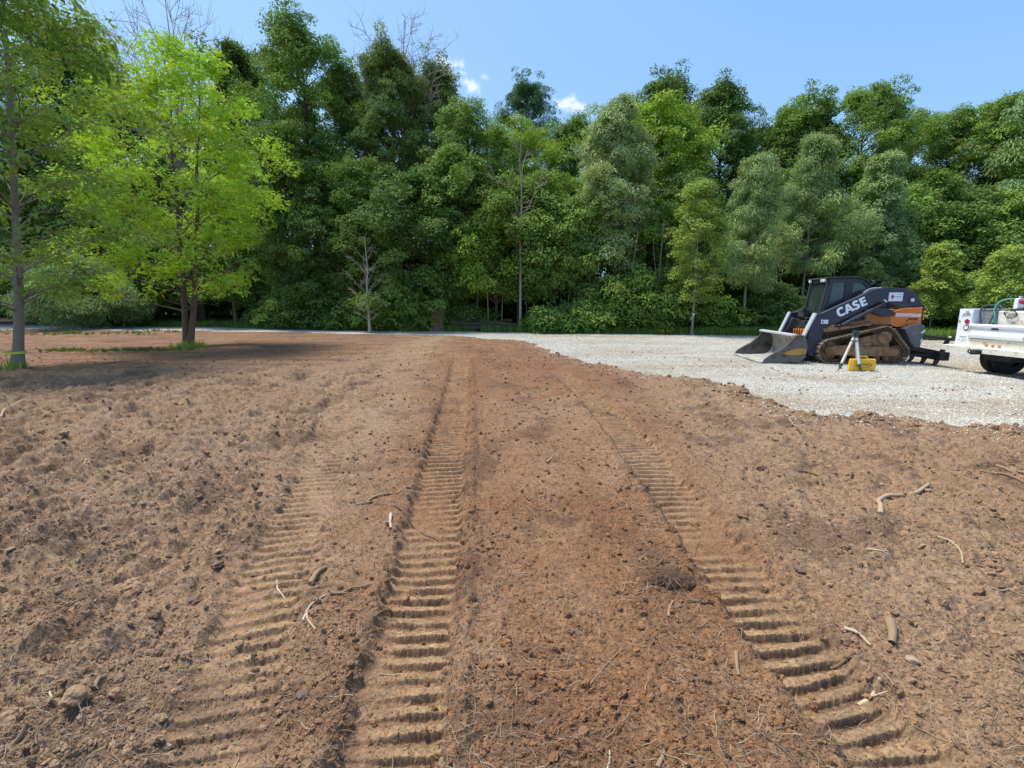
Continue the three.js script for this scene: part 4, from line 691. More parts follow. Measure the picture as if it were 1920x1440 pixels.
    for (const s of [1, -1]) {
      part('side_plate', uvm(slab(SP, s * 1.03, s * 1.055, 0.006)), DL.steel, bk);
      part('side_cutter', uvm(slab([[-2.50, 0.02], [-2.45, 0.13], [-2.36, 0.20], [-2.05, 0.38], [-1.90, 0.53], [-1.95, 0.33], [-2.2, 0.20], [-2.33, 0.12], [-2.36, 0.02]], s * 1.054, s * 1.075, 0.005)), DL.steel, bk);
      part('worn_patch', uvm(slab(smoothPath([[-2.02, 0.26], [-1.85, 0.34], [-1.66, 0.40], [-1.48, 0.38], [-1.47, 0.27], [-1.6, 0.235], [-1.85, 0.225]], 2, true), s * 1.0545, s * 1.058, 0)), DL.ochre, bk);
    }
  }
  // ripper at the back
  {
    const rp = part('ripper', uvm([box(0.20, 0.22, 1.40, 2.20, 0.20, 0, 0, 0, 0, 0.015), bar([1.38, 0.42, 0.42], [2.15, 0.27, 0.42], 0.09, 0.12), bar([1.38, 0.42, -0.42], [2.15, 0.27, -0.42], 0.09, 0.12), bar([1.40, 0.20, 0.42], [2.12, 0.20, 0.42], 0.06, 0.07), bar([1.40, 0.20, -0.42], [2.12, 0.20, -0.42], 0.06, 0.07),
      bar([2.18, 0.20, 0.55], [2.30, 0.62, 0.55], 0.05, 0.10), bar([2.18, 0.20, -0.55], [2.30, 0.62, -0.55], 0.05, 0.10), bar([1.45, 0.76, 0.60], [2.34, 0.63, 0.60], 0.06, 0.05), bar([1.45, 0.76, -0.60], [2.34, 0.63, -0.60], 0.06, 0.05), bar([2.34, 0.63, -0.62], [2.34, 0.63, 0.62], 0.05, 0.05)]), DL.dark, L);
    part('ripper_plate', uvm([slab([[1.48, 0.735], [2.30, 0.615], [2.30, 0.60], [1.48, 0.72]], -0.56, 0.56, 0)]), DL.mud, rp);
    part('ripper_cylinder', uvm([rod([1.45, 0.62, 0], [1.85, 0.42, 0], 0.045, 0.045, 14), rod([1.85, 0.42, 0], [2.15, 0.30, 0], 0.026, 0.026, 12)]), DL.bright, rp);
    for (const z of [0.42, -0.02, -0.48]) part('shank', uvm(slab([[2.14, 0.16], [2.25, 0.16], [2.265, 0.05], [2.22, -0.04], [2.12, -0.105], [2.02, -0.125], [2.09, -0.07], [2.145, 0.0], [2.155, 0.08]], z - 0.025, z + 0.025, 0.006)), DL.steel, rp);
    part('rear_lamp', [box(0.03, 0.045, 0.08, 2.38, 0.68, 0.5)], DL.lampGlass, rp);
    rp.position.x = -0.16;
  }
}

// ---------------------------------------------------------------- service truck, seen from behind
{
  const G = -0.105, T = thing('service_truck', 'white service truck with tank and pump in its bed, seen from behind', 'truck', [10.86, G, -10.55], 2 * Math.PI / 180);
  const W = {
    white: new THREE.MeshPhysicalMaterial({ map: blotch([0.93, 0.94, 0.95], [0.84, 0.82, 0.78], 5, 0.25, 0.8, 61), roughness: 0.35, clearcoat: 0.3, clearcoatRoughness: 0.3 }),
    grubby: std({ map: blotch([0.88, 0.84, 0.77], [0.66, 0.52, 0.40], 6, 0.05, 0.65, 64), roughness: 0.6 }),
    bumper: std({ map: blotch([0.86, 0.85, 0.79], [0.74, 0.70, 0.60], 6, 0.0, 0.6, 67), roughness: 0.55 }),
    chequer: std({ map: grain(512, (u, v) => { const x = u * 14, y = v * 14, k = (Math.floor(x) + Math.floor(y)) & 1, fx = x % 1 - 0.5, fy = y % 1 - 0.5, a = k ? fx + fy : fx - fy, b = k ? fx - fy : fx + fy, on = Math.abs(a) < 0.10 && Math.abs(b) < 0.42, n = 0.1 * tileNoise(u, v, 8, 4, 70); const w = (on ? 0.44 : 0.66) + n; return [w, w * 1.01, w * 1.03]; }), roughness: 0.35, metalness: 0.5 }),
    tank: std({ map: blotch([0.88, 0.86, 0.80], [0.72, 0.58, 0.46], 5, 0.15, 0.8, 73), roughness: 0.6 }),
    tyre: std({ color: lin(0.045, 0.042, 0.040), roughness: 0.85 }), rim: std({ color: lin(0.05, 0.05, 0.05), roughness: 0.5, metalness: 0.4 }), under: std({ color: lin(0.03, 0.03, 0.03), roughness: 0.8 }),
    lampRed: new THREE.MeshPhysicalMaterial({ color: lin(0.42, 0.015, 0.05), roughness: 0.2, clearcoat: 1 }), lampClear: std({ color: lin(0.80, 0.80, 0.68), roughness: 0.3 }), amber: std({ color: lin(0.40, 0.22, 0.10), roughness: 0.4 }),
    glass: new THREE.MeshPhysicalMaterial({ color: lin(0.25, 0.3, 0.3), transmission: 1, thickness: 0, roughness: 0.05, side: THREE.DoubleSide }),
  };
  for (const s of [-1, 1]) {                               // side lockers with a wheel cut-out
    const name = 'locker_body', prof = [[0, 0.62], [0.52, 0.62], [0.60, 0.78], [0.78, 0.90], [1.22, 0.90], [1.40, 0.78], [1.48, 0.62], [2.55, 0.62], [2.55, 1.53], [0, 1.53]];
    const lk = part(name, uvm(slab(prof, s * 0.60, s * 0.935, 0.012)), W.white, T);
    for (const [x0, x1, y0, y1] of [[0.06, 0.50, 0.68, 1.47], [0.56, 1.46, 0.95, 1.47], [1.54, 2.49, 0.68, 1.47]]) { const d = part('locker_door', uvm([box(x1 - x0, y1 - y0, 0.02, (x0 + x1) / 2, (y0 + y1) / 2, s * 0.94)]), W.white, lk); part('handle', [box(0.10, 0.05, 0.015, (x0 + x1) / 2, (y0 + y1) / 2, s * 0.952)], W.under, d); }
    const z = s * 0.70;
    const lamp = part('tail_lamp', [put(rod([0, 0, 0], [-0.022, 0, 0], 0.062, 0.052, 28), -0.002, 1.235, z)], W.lampRed, lk); lamp.userData.label = 'round red tail lamp';
    part('lamp_ring', [put(new THREE.TorusGeometry(0.058, 0.011, 10, 30).rotateY(Math.PI / 2), -0.010, 1.09, z)], W.under, lk);
    part('reversing_lamp', [put(rod([0, 0, 0], [-0.016, 0, 0], 0.054, 0.048, 28), -0.002, 1.09, z)], W.lampClear, lk);
    part('marker_lamp', [put(rod([0, 0, 0], [-0.014, 0, 0], 0.026, 0.022, 18), -0.002, 1.235, s * 0.885)], W.amber, lk);
    part('mounting_panel', uvm([box(0.008, 0.80, 0.27, -0.003, 1.06, s * 0.75, 0, 0, 0, 0.002)]), W.white, lk);
    if (s < 0) {
      const g1 = text('15', 0.055, 0.004), g2 = text('JCPS', 0.062, 0.004, 0.15);
      part('lettering', M([put(g1, -0.009, 1.425, -0.77, 0, -Math.PI / 2), put(g2, -0.009, 1.345, -0.845, 0, -Math.PI / 2)]), DL.printGrey, lk);
      const pl = part('placard', [box(0.004, 0.12, 0.22, -0.009, 0.785, -0.76, 0, 0, 0, 0)], W.white, lk);
      part('print', [box(0.002, 0.005, 0.22, -0.0115, 0.845, -0.76, 0, 0, 0, 0), box(0.002, 0.005, 0.22, -0.0115, 0.727, -0.76, 0, 0, 0, 0), box(0.002, 0.12, 0.005, -0.0115, 0.785, -0.652, 0, 0, 0, 0), box(0.002, 0.03, 0.05, -0.0115, 0.79, -0.835, 0, 0, 0, 0), box(0.002, 0.012, 0.10, -0.0115, 0.81, -0.73, 0, 0, 0, 0), box(0.002, 0.010, 0.12, -0.0115, 0.785, -0.73, 0, 0, 0, 0), box(0.002, 0.010, 0.09, -0.0115, 0.76, -0.74, 0, 0, 0, 0), box(0.002, 0.012, 0.16, -0.0115, 0.875, -0.75, 0, 0, 0, 0)], DL.printGrey, pl);
    }
  }
  part('bed_floor', uvm([box(2.5, 0.04, 1.18, 1.27, 0.74, 0)]), W.grubby, T);
  part('rear_sill', uvm([box(0.05, 0.20, 1.20, 0.02, 0.742, 0, 0, 0, 0, 0.006)]), W.grubby, T);
  for (const z of [-0.17, -0.03, 0.11]) part('sill_lamp', [put(rod([0, 0, 0], [-0.02, 0, 0], 0.03, 0.026, 18), -0.004, 0.712, z)], W.amber, T);
  // tailgate: folded sheet with a rolled top, a flat middle and a swelling lower rib
  {
    const p = smoothPath([[0.05, 0.86], [-0.045, 0.865], [-0.06, 0.90], [-0.06, 0.955], [-0.035, 0.985], [-0.015, 1.0], [-0.015, 1.10], [-0.045, 1.125], [-0.05, 1.165], [-0.03, 1.185], [0.05, 1.185]], 3);
    const tg = part('tailgate', uvm([slab(p, -0.585, 0.585, 0.004)]), W.white, T);
    part('tailgate_handle', [box(0.012, 0.03, 0.16, -0.020, 1.085, -0.04), box(0.014, 0.016, 0.12, -0.026, 1.10, -0.04)], W.under, tg);
    for (const s of [-1, 1]) part('tailgate_hinge', uvm([box(0.04, 0.30, 0.02, -0.02, 1.02, s * 0.605)]), W.grubby, tg);
  }
  part('bumper', uvm([slab([[-0.20, 0.535], [-0.20, 0.655], [0.0, 0.665], [0.0, 0.535]], -1.08, 0.93, 0.008)]), W.bumper, T);
  part('hitch', uvm([box(0.16, 0.09, 0.10, -0.27, 0.575, -0.12, 0, 0, 0, 0.012), put(new THREE.TorusGeometry(0.036, 0.015, 10, 22).rotateY(Math.PI / 2), -0.34, 0.575, -0.21), box(0.06, 0.06, 0.16, -0.28, 0.575, -0.16)]), W.under, T);
  part('chassis', uvm([box(4.6, 0.16, 0.09, 2.2, 0.56, 0.40), box(4.6, 0.16, 0.09, 2.2, 0.56, -0.40), rod([1.0, 0.38, -0.8], [1.0, 0.38, 0.8], 0.05), disc(1.0, 0.38, -0.14, 0.14, 0.15), box(0.5, 0.25, 0.6, 0.35, 0.50, 0)]), W.under, T);
  const wheel = (x, z, s) => {
    const prof = [[0.20, -0.10], [0.30, -0.115], [0.36, -0.10], [0.385, -0.075], [0.385, 0.075], [0.36, 0.10], [0.30, 0.115], [0.20, 0.10]].map(p => new THREE.Vector2(p[0], p[1]));
    const g = new THREE.LatheGeometry(prof, 44); g.rotateX(Math.PI / 2); g.translate(x, 0.38, z);
    const treads = []; for (let i = 0; i < 44; i++) { const a = i / 44 * 6.283; for (const dz of [-0.045, 0, 0.045]) treads.push(box(0.034, 0.012, 0.036, x + 0.387 * Math.cos(a + dz), 0.38 + 0.387 * Math.sin(a + dz), z + dz, 0, 0, a + dz + Math.PI / 2, 0.003)); }
    const w = part('wheel', M([g, ...treads]), W.tyre, T);
    part('rim', M([rod([x, 0.38, z - 0.03], [x, 0.38, z + 0.03], 0.21, 0.21, 28), rod([x, 0.38, z + 0.05 * s], [x, 0.38, z + 0.10 * s], 0.07, 0.06, 16)]), W.rim, w);
  };
  for (const s of [-1, 1]) { wheel(1.0, s * 0.78, s); wheel(1.0, s * 0.525, -s); wheel(4.35, s * 0.82, s); }
  // cab, out of the picture to the right
  const cabP = [[2.62, 0.55], [3.9, 0.55], [3.98, 0.78], [4.2, 0.90], [4.5, 0.90], [4.72, 0.78], [4.82, 0.55], [5.15, 0.55], [5.18, 1.0], [5.05, 1.15], [4.15, 1.25], [3.65, 1.85], [3.5, 1.92], [2.8, 1.92], [2.66, 1.8]];
  const cab = part('cab', uvm([slab(cabP, -0.92, 0.92, 0.04)]), W.white, T);
  part('rear_window', [box(0.01, 0.38, 1.2, 2.635, 1.55, 0)], W.under, cab);
  for (const s of [-1, 1]) part('side_window', uvm([slab([[2.85, 1.35], [3.95, 1.35], [3.58, 1.80], [2.88, 1.80]], s * 0.915, s * 0.928, 0)]), W.under, cab);

  // things carried in the bed
  const inBed = (name, label, cat) => thing(name, label, cat, [10.86, G, -10.55], 2 * Math.PI / 180);
  const tank = inBed('fuel_tank', 'square cream transfer tank standing in the truck bed', 'tank');
  part('shell', uvm([box(0.62, 0.73, 0.62, 0.48, 1.127, 0.10, 0, 0, 0, 0.03)]), W.tank, tank);
  part('filler_cap', [disc(0, 0, 0, 0.05, 0.06)].map(g => g.rotateX(-Math.PI / 2).translate(0.40, 1.49, -0.08)), DL.dark, tank);
  const tb = inBed('toolbox', 'chequer plate aluminium toolbox at the left of the truck bed', 'toolbox');
  part('box_body', uvm([box(0.85, 0.74, 0.37, 0.60, 1.132, -0.405, 0, 0, 0, 0.01)]), W.chequer, tb); part('lid', uvm([box(0.88, 0.035, 0.375, 0.60, 1.522, -0.405, 0, 0, 0, 0.008)]), W.chequer, tb);
  const pl = inBed('metal_panel', 'grey sheet metal panel at the right of the cream tank', 'panel');
  part('sheet', uvm([box(0.5, 0.70, 0.16, 0.52, 1.112, 0.505, 0, 0, 0, 0.01)]), DL.dustSteel, pl); part('flange', uvm([box(0.52, 0.02, 0.165, 0.52, 1.473, 0.505)]), DL.bright, pl);
  const pump = inBed('fuel_pump', 'red and white fuel pump mounted on the cream tank', 'pump');
  part('meter', uvm([box(0.16, 0.24, 0.085, 0.42, 1.65, -0.03, 0, 0, 0, 0.02)]), W.white, pump);
  part('motor', uvm([rod([0.42, 1.70, 0.03], [0.42, 1.70, 0.14], 0.062, 0.062, 22), rod([0.42, 1.66, 0.26], [0.42, 1.66, 0.36], 0.07, 0.07, 22), box(0.06, 0.05, 0.2, 0.42, 1.72, 0.22), rod([0.42, 1.60, 0.30], [0.42, 1.72, 0.30], 0.05, 0.05)]), std({ color: lin(0.33, 0.03, 0.05), roughness: 0.45 }), pump);
  part('gauge', uvm([box(0.10, 0.075, 0.075, 0.38, 1.645, 0.20, 0, 0, 0, 0.01)]), W.white, pump);
  part('pedestal', uvm([box(0.16, 0.05, 0.2, 0.42, 1.525, 0.02), rod([0.42, 1.5, 0.02], [0.42, 1.56, 0.02], 0.05)]), DL.dark, pump);
  part('nozzle', M([hose([[0.40, 1.72, 0.36], [0.36, 1.69, 0.44], [0.33, 1.72, 0.50]], 0.012, 12, 8), hose([[0.42, 1.78, 0.30], [0.42, 1.79, 0.42], [0.42, 1.70, 0.45]], 0.008, 12, 6)]), DL.bright, pump);
  part('cap', uvm([disc(0, 0, 0, 0.05, 0.03, 14).rotateX(-Math.PI / 2).translate(0.42, 1.77, -0.02)]), DL.bright, pump);
  const wrap = (name, label, pts, r, mat) => { const g = inBed(name, label, 'hose'); part('tube', hose(pts, r, 60, 8), mat, g); part('coupling', [rod(pts.at(-1), [pts.at(-1)[0], pts.at(-1)[1] - 0.05, pts.at(-1)[2]], r * 1.5)], DL.dark, g); };
  wrap('green_hose', 'green fuel hose arching from the pump into the truck bed', [[0.40, 1.73, -0.03], [0.30, 1.76, -0.12], [0.18, 1.68, -0.24], [0.12, 1.50, -0.25], [0.10, 1.38, -0.20], [0.10, 1.22, -0.21]], 0.017, std({ color: lin(0.05, 0.30, 0.24), roughness: 0.45 }));
  wrap('black_hose', 'dark hose looping over the chequer plate toolbox', [[0.10, 1.18, -0.46], [0.10, 1.40, -0.53], [0.13, 1.58, -0.53], [0.22, 1.62, -0.42], [0.30, 1.60, -0.28], [0.20, 1.52, -0.22], [0.10, 1.36, -0.24], [0.10, 1.18, -0.29]], 0.015, std({ color: lin(0.05, 0.06, 0.06), roughness: 0.6 }));
  wrap('coiled_cable', 'thin dark cable coiled against the front of the cream tank', Array.from({ length: 26 }, (_, i) => { const a = i * 0.62; return [0.155 - 0.002 * i, 1.40 + 0.085 * Math.sin(a) + 0.002 * i, 0.10 + 0.12 * Math.cos(a)]; }), 0.006, DL.rubber);
}

// ---------------------------------------------------------------- laser tripod and its yellow case
{
  const gy = (x, z) => gravelY(x, z) + 0.006, ax = 7.98, az = -10.93, ay = 0.90;
  const T = thing('survey_tripod', 'aluminium survey tripod with dark head standing on the gravel', 'tripod');
  const alu = std({ color: lin(0.72, 0.75, 0.80), roughness: 0.35, metalness: 0.35 }), wood = std({ color: lin(0.62, 0.57, 0.48), roughness: 0.6 }), green = std({ color: lin(0.03, 0.06, 0.06), roughness: 0.5 });
  part('head', [rod([ax, ay - 0.03, az], [ax, ay + 0.025, az], 0.075, 0.08, 24), rod([ax, ay + 0.025, az], [ax, ay + 0.035, az], 0.05, 0.05, 20), rod([ax, ay - 0.09, az], [ax, ay - 0.03, az], 0.03, 0.05, 16)], green, T);
  for (const [fx, fz, m] of [[7.64, -10.88, wood], [8.02, -10.70, alu], [8.33, -11.20, wood]]) {
    const F = V(fx, gy(fx, fz), fz), A = V(ax, ay - 0.02, az).lerp(F, 0.04), at = k => A.clone().lerp(F, k).toArray();
    const lg = part('leg', [bar(at(0), at(0.80), 0.045, 0.045)], m, T);
    part('clamp', [bar(at(0.0), at(0.09), 0.058, 0.06), bar(at(0.17), at(0.20), 0.058, 0.058)], green, lg);
    part('lower_section', [bar(at(0.55), at(0.88), 0.024, 0.03)], alu, lg);
    part('foot', [bar(at(0.80), at(0.88), 0.055, 0.06), rod(at(0.86), at(1.02), 0.022, 0.006, 10), bar(at(0.93), [at(0.93)[0] + 0.05, at(0.93)[1] + 0.005, at(0.93)[2] + 0.02], 0.03, 0.02)], green, lg);
  }
  const K = thing('tool_case', 'yellow plastic instrument case behind the tripod leg', 'case', [8.17, gy(8.17, -10.87) - 0.01, -10.87], -0.05);
  const yel = std({ map: blotch([0.93, 0.72, 0.16], [0.88, 0.66, 0.22], 5, 0.1, 0.7, 81), roughness: 0.5 });
  part('shell', uvm([box(0.54, 0.285, 0.075, 0, 0.143, 0.042, 0, 0, 0, 0.035), box(0.535, 0.28, 0.075, 0, 0.14, -0.042, 0, 0, 0, 0.035), box(0.06, 0.20, 0.165, -0.235, 0.135, 0, 0, 0, 0, 0.025), box(0.06, 0.20, 0.165, 0.235, 0.135, 0, 0, 0, 0, 0.025)]), yel, K);
  part('handle', uvm([hose([[-0.10, 0.27, 0], [-0.09, 0.325, 0], [0.0, 0.335, 0], [0.09, 0.325, 0], [0.10, 0.27, 0]], 0.018, 24, 10)]), yel, K);
  const el = new THREE.TorusGeometry(0.075, 0.006, 8, 40); el.scale(1.75, 0.72, 0.5); el.translate(0.03, 0.145, 0.080);
  part('emblem', M([el]), DL.ink, K);
  part('print', [box(0.16, 0.018, 0.003, 0.03, 0.155, 0.0805, 0, 0, 0, 0), box(0.10, 0.008, 0.003, 0.05, 0.13, 0.0805, 0, 0, 0, 0)], DL.ink, K);
  for (const x of [0.02, 0.14]) part('foot', [box(0.07, 0.012, 0.10, x, 0.004, 0.03)], DL.ink, K);
}

// ---------------------------------------------------------------- snag, logs, tapes at the edge of the wood
{
  const r = rng(12), g = [], n = 26, H = 1.5;
  const prof = (y, a) => 0.36 + 0.05 * Math.sin(a * 3 + y * 2) + 0.05 * n2(a * 2.2, y * 3) + 0.06 * sstep(0.4, 0, y);
  const pos = [], idx = [], uv = [];
  for (let j = 0; j <= 30; j++) for (let i = 0; i <= n; i++) { const a = i / n * 6.28319, y = j / 30 * H + (j === 30 ? 0.12 * n2(i * 0.9, 3) : 0), R = prof(y, i === n ? 0 : a); pos.push(Math.cos(a) * R, y, Math.sin(a) * R); uv.push(i / n * 2, y); }
  for (let j = 0; j < 30; j++) for (let i = 0; i < n; i++) { const a = j * (n + 1) + i, b = a + n + 1; idx.push(a, b, a + 1, b, b + 1, a + 1); }
  const c = pos.length / 3; pos.push(0, H - 0.15, 0); uv.push(0, 0); for (let i = 0; i < n; i++) idx.push(30 * (n + 1) + i, c, 30 * (n + 1) + i + 1);
  const geo = new THREE.BufferGeometry(); geo.setAttribute('position', new THREE.Float32BufferAttribute(pos, 3)); geo.setAttribute('uv', new THREE.Float32BufferAttribute(uv, 2)); geo.setIndex(idx); geo.computeVertexNormals();
  const T = thing('tree_stump', 'thick red-brown broken trunk wrapped in dead vines at the edge of the woods', 'stump', [-4.1, -0.05, -25.75]);
  part('trunk', geo, BARK.red, T);
  const vines = []; for (let k = 0; k < 46; k++) { const a0 = r() * 6.28, y0 = r() * 1.05, pts = []; for (let i = 0; i < 5; i++) { const y = y0 + i * (0.1 + 0.08 * r()), a = a0 + (r() - 0.5) * 0.7, R = prof(y, a) + 0.02 + 0.05 * r(); pts.push(V(Math.cos(a) * R, y, Math.sin(a) * R)); } vines.push(limb(pts, 0.014, 0.005, 4)); }
  part('vines', vines, BARK.brown, T);
  const logs = [[[-3.4, 0.42, -26.2], [0.0, 0.16, -25.7], 0.17, 'dark fallen log lying on the others beside the stump', BARK.dark], [[-3.5, 0.17, -25.9], [-0.2, 0.10, -25.35], 0.13, 'dark fallen log on the ground right of the stump', BARK.dark], [[-2.9, 0.50, -26.6], [0.8, 0.25, -26.5], 0.12, 'rearmost fallen log behind the others', BARK.brown]];
  for (const [a, b, rad, label, m] of logs) { const A = V(...a), B = V(...b), k = A.clone().lerp(B, 0.5).add(V(0, 0.04, 0.06)); single('fallen_log', [limb([A, k, B], rad, rad * 0.7, 10), rod(a, [a[0] - 0.01, a[1], a[2]], rad * 0.98, rad * 0.98, 10), limb([k, k.clone().add(V(0.2, 0.3, 0.1)), k.clone().add(V(0.5, 0.5, 0.15))], rad * 0.3, 0.01, 6)], m, label, 'log', 'fallen logs by the stump'); }
  const tape = (x, y, z, rad, mat, label, tail) => {
    const t = thing('marking_tape', label, 'tape', [x, y, z], 0, 'tapes tied round tree trunks');
    part('band', new THREE.CylinderGeometry(rad, rad, 0.05, 24, 1, true), mat, t);
    if (tail) { const g = new THREE.PlaneGeometry(0.05, tail, 1, 8), p = g.attributes.position; for (let i = 0; i < p.count; i++) { const k = (tail / 2 - p.getY(i)) / tail; p.setXYZ(i, p.getX(i) - 0.32 * k * tail, p.getY(i) - tail / 2 + 0.02 + 0.25 * k * k * tail, rad + 0.03 + 0.05 * Math.sin(k * 5)); } g.computeVertexNormals(); part('tail', g, mat, t); }
  };
  const yel = std({ color: lin(0.70, 0.66, 0.08), roughness: 0.6, side: THREE.DoubleSide }), cream = std({ color: lin(0.74, 0.70, 0.55), roughness: 0.6, side: THREE.DoubleSide });
  tape(-11.13, groundY(-11.13, -10.47) + 0.36, -10.47, 0.195, yel, 'yellow tape tied low round the grey field tree');
  tape(8.69, 1.02, -22.76, 0.085, cream, 'cream tape with hanging end on the foremost planted tree', 0.42);
  tape(11.67, 0.82, -23.9, 0.105, cream, 'cream tape with hanging end on the second planted tree', 0.45);
  const bt = thing('boundary_tape', 'thin orange boundary tape strung on stakes over grass beyond the ripper', 'tape', [20.5, 0, -19.4], 0.35);
  part('band', [box(6.5, 0.03, 0.012, 0, 0.28, 0, 0, 0, 0, 0.003)], std({ color: lin(0.45, 0.22, 0.06), roughness: 0.7 }), bt);
  for (const x of [-3.2, 0, 3.2]) part('stake', [box(0.03, 0.5, 0.03, x, 0.12, -0.025)], BARK.brown, bt);
}
// ---------------------------------------------------------------- sticks, roots and stones lying on the tilled soil
{
  const dry = (a, b, c) => { const m = bark(a, b, c); m.bumpMap = null; return m; };
  const WOODS = { pale: dry(0.52, 0.42, 0.29), tan: dry(0.38, 0.27, 0.17), bleach: dry(0.66, 0.57, 0.44), dark: dry(0.20, 0.14, 0.095) };
  const STICKS = [
  [[[2.699, -3.219], [2.887, -3.483], [3.051, -3.602], [3.310, -3.631], [3.559, -3.797]], 0.02, 'pale', 'thick pale crooked root lying right of the right-hand track'],
  [[[1.984, -2.214], [1.896, -2.084]], 0.026, 'tan', 'short sawn stub standing out of the soil right of the lugged track'],
  [[[-1.161, -2.462], [-1.145, -2.655]], 0.017, 'tan', 'thick brown stick between the left and middle tracks'],
  [[[-1.398, -2.546], [-1.340, -2.457], [-1.256, -2.356]], 0.006, 'bleach', 'bleached forked twig at the right rim of the left track'],
  [[[-0.902, -3.273], [-0.859, -3.103]], 0.013, 'bleach', 'pale wood chip standing on edge left of the middle track'],
  [[[-0.928, -3.461], [-0.710, -3.208], [-0.606, -3.103], [-0.513, -3.044]], 0.006, 'dark', 'dark twig reaching into the middle track'],
  [[[-1.225, -3.477], [-1.121, -3.580], [-0.971, -3.638]], 0.012, 'tan', 'bent brown branch left of the middle track'],
  [[[-0.941, -3.638], [-0.837, -3.773]], 0.01, 'tan', 'short brown branch just above the dark twig'],
  [[[-0.731, -2.239], [-0.678, -2.367]], 0.01, 'dark', 'dark stick against the left bank of the middle track'],
  [[[-1.026, -2.407], [-0.925, -2.467], [-0.822, -2.516]], 0.008, 'tan', 'long thin root on the bank left of the middle track'],
  [[[-1.096, -2.205], [-1.105, -2.306], [-1.047, -2.398]], 0.007, 'bleach', 'bleached curved root at the lower left bank'],
  [[[-1.111, -2.286], [-1.011, -2.159]], 0.006, 'bleach', 'bleached twig end crossing the curved root'],
  [[[3.761, -6.331], [3.921, -6.088], [3.925, -5.704]], 0.014, 'pale', 'pale root at the rim of the soil by the gravel'],
  [[[3.532, -5.809], [3.488, -5.554], [3.532, -5.457]], 0.01, 'pale', 'short pale root below the gravel rim'],
  [[[3.396, -5.410], [3.129, -4.802]], 0.016, 'dark', 'dark bark strip leaning on the soil bank'],
  [[[4.537, -4.198], [4.563, -4.070], [4.576, -3.926]], 0.016, 'tan', 'thick brown branch at the right edge, upper of two'],
  [[[4.240, -4.048], [4.392, -3.998], [4.457, -3.858]], 0.012, 'tan', 'brown branch at the right edge, lower of two'],
  [[[1.721, -2.173], [1.788, -2.081]], 0.01, 'bleach', 'flat pale splinter beside the right-hand track'],
  [[[1.907, -2.282], [1.898, -2.200], [1.879, -2.120]], 0.005, 'tan', 'thin bowed twig beside the sawn stub'],
  [[[2.884, -2.949], [2.915, -2.887], [2.822, -2.697]], 0.01, 'pale', 'pale knobbed root far right'],
  [[[2.692, -2.430], [2.819, -2.420], [2.927, -2.393]], 0.006, 'pale', 'straight thin twig at the right edge'],
  [[[2.298, -2.805], [2.405, -2.765]], 0.008, 'bleach', 'bleached stick piece right of the right-hand track'],
  [[[-3.611, -3.955], [-3.527, -4.003], [-3.451, -4.052]], 0.013, 'tan', 'curved brown stick far left'],
  [[[-4.210, -4.510], [-4.041, -4.282], [-3.919, -4.099]], 0.01, 'pale', 'short upright pale stick far left'],
  [[[0.558, -1.518], [0.607, -1.591]], 0.01, 'tan', 'brown twig at the bottom edge right of centre'],
  [[[0.355, -1.493], [0.388, -1.587]], 0.005, 'bleach', 'pale straw stalk at the bottom edge'],
  [[[0.989, -1.636], [1.054, -1.578], [1.093, -1.501]], 0.005, 'dark', 'long dark rootlet at the lower right'],
  [[[-6.815, -6.083], [-7.062, -6.453], [-7.243, -6.837]], 0.016, 'pale', 'pale branch at the left edge below the weeds'],
  [[[1.131, -2.686], [1.203, -2.851], [1.291, -2.996]], 0.006, 'dark', 'thin dark twig standing at the rim of the right-hand track'],
  [[[0.837, -2.250], [0.895, -2.358]], 0.009, 'tan', 'short curved root below the dark root clump'],
  [[[0.981, -2.366], [1.069, -2.325], [1.119, -2.427]], 0.007, 'dark', 'forked root beside the dark root clump'],
  [[[1.093, -2.027], [1.047, -1.901]], 0.011, 'tan', 'brown bark piece left of the lugged right-hand track'],
  [[[1.554, -2.016], [1.658, -2.009]], 0.009, 'dark', 'dark flat stick lying in the right-hand track'],
  [[[1.569, -1.839], [1.680, -1.876]], 0.011, 'bleach', 'pale wedge of wood in the right-hand track'],
  [[[0.336, -1.843], [0.541, -2.061]], 0.004, 'tan', 'long thin rootlet in the middle of the bare strip'],
  [[[-2.069, -1.849], [-1.978, -1.755]], 0.006, 'bleach', 'bleached splinter in the lower left soil'],
  [[[-1.827, -1.791], [-1.843, -1.875]], 0.01, 'tan', 'brown stick in the lower left soil'],
  [[[-1.961, -1.578], [-1.940, -1.611]], 0.012, 'tan', 'brown stick at the lower left corner'],
  [[[-2.542, -2.376], [-2.477, -2.423]], 0.01, 'tan', 'half-buried brown stick on the left'],
  [[[2.594, -4.105], [2.774, -4.043]], 0.013, 'dark', 'dark half-buried stick near the right-hand track'],
  [[[0.325, -4.200], [0.387, -4.349]], 0.01, 'pale', 'pale chip above the middle of the bare strip'],
  [[[2.119, -6.270], [2.508, -6.332]], 0.008, 'pale', 'pale stick by the distant right-hand track'],
  [[[-2.574, -18.576], [-1.639, -18.033]], 0.012, 'pale', 'long pale stick on the far soil by the gravel']
  ];
  const r = rng(404);
  STICKS.forEach(([pts, rad, tone, label]) => {
    const full = []; for (let i = 0; i < pts.length; i++) { full.push(pts[i]); if (i + 1 < pts.length) full.push([lerp(pts[i][0], pts[i + 1][0], 0.5) + (r() - 0.5) * 0.03, lerp(pts[i][1], pts[i + 1][1], 0.5) + (r() - 0.5) * 0.03]); }
    const P = full.map(([x, z], i) => V(x, soil(x, z) + rad * (0.35 + 0.9 * r()), z));
    const g = [limb(P, rad, rad * 0.62, 8)]; const k = P[0].clone().sub(P[1]).normalize(), e = P[0];
    g.push(rod(e.toArray(), e.clone().addScaledVector(k, 0.002).toArray(), rad, rad * 0.96, 8));
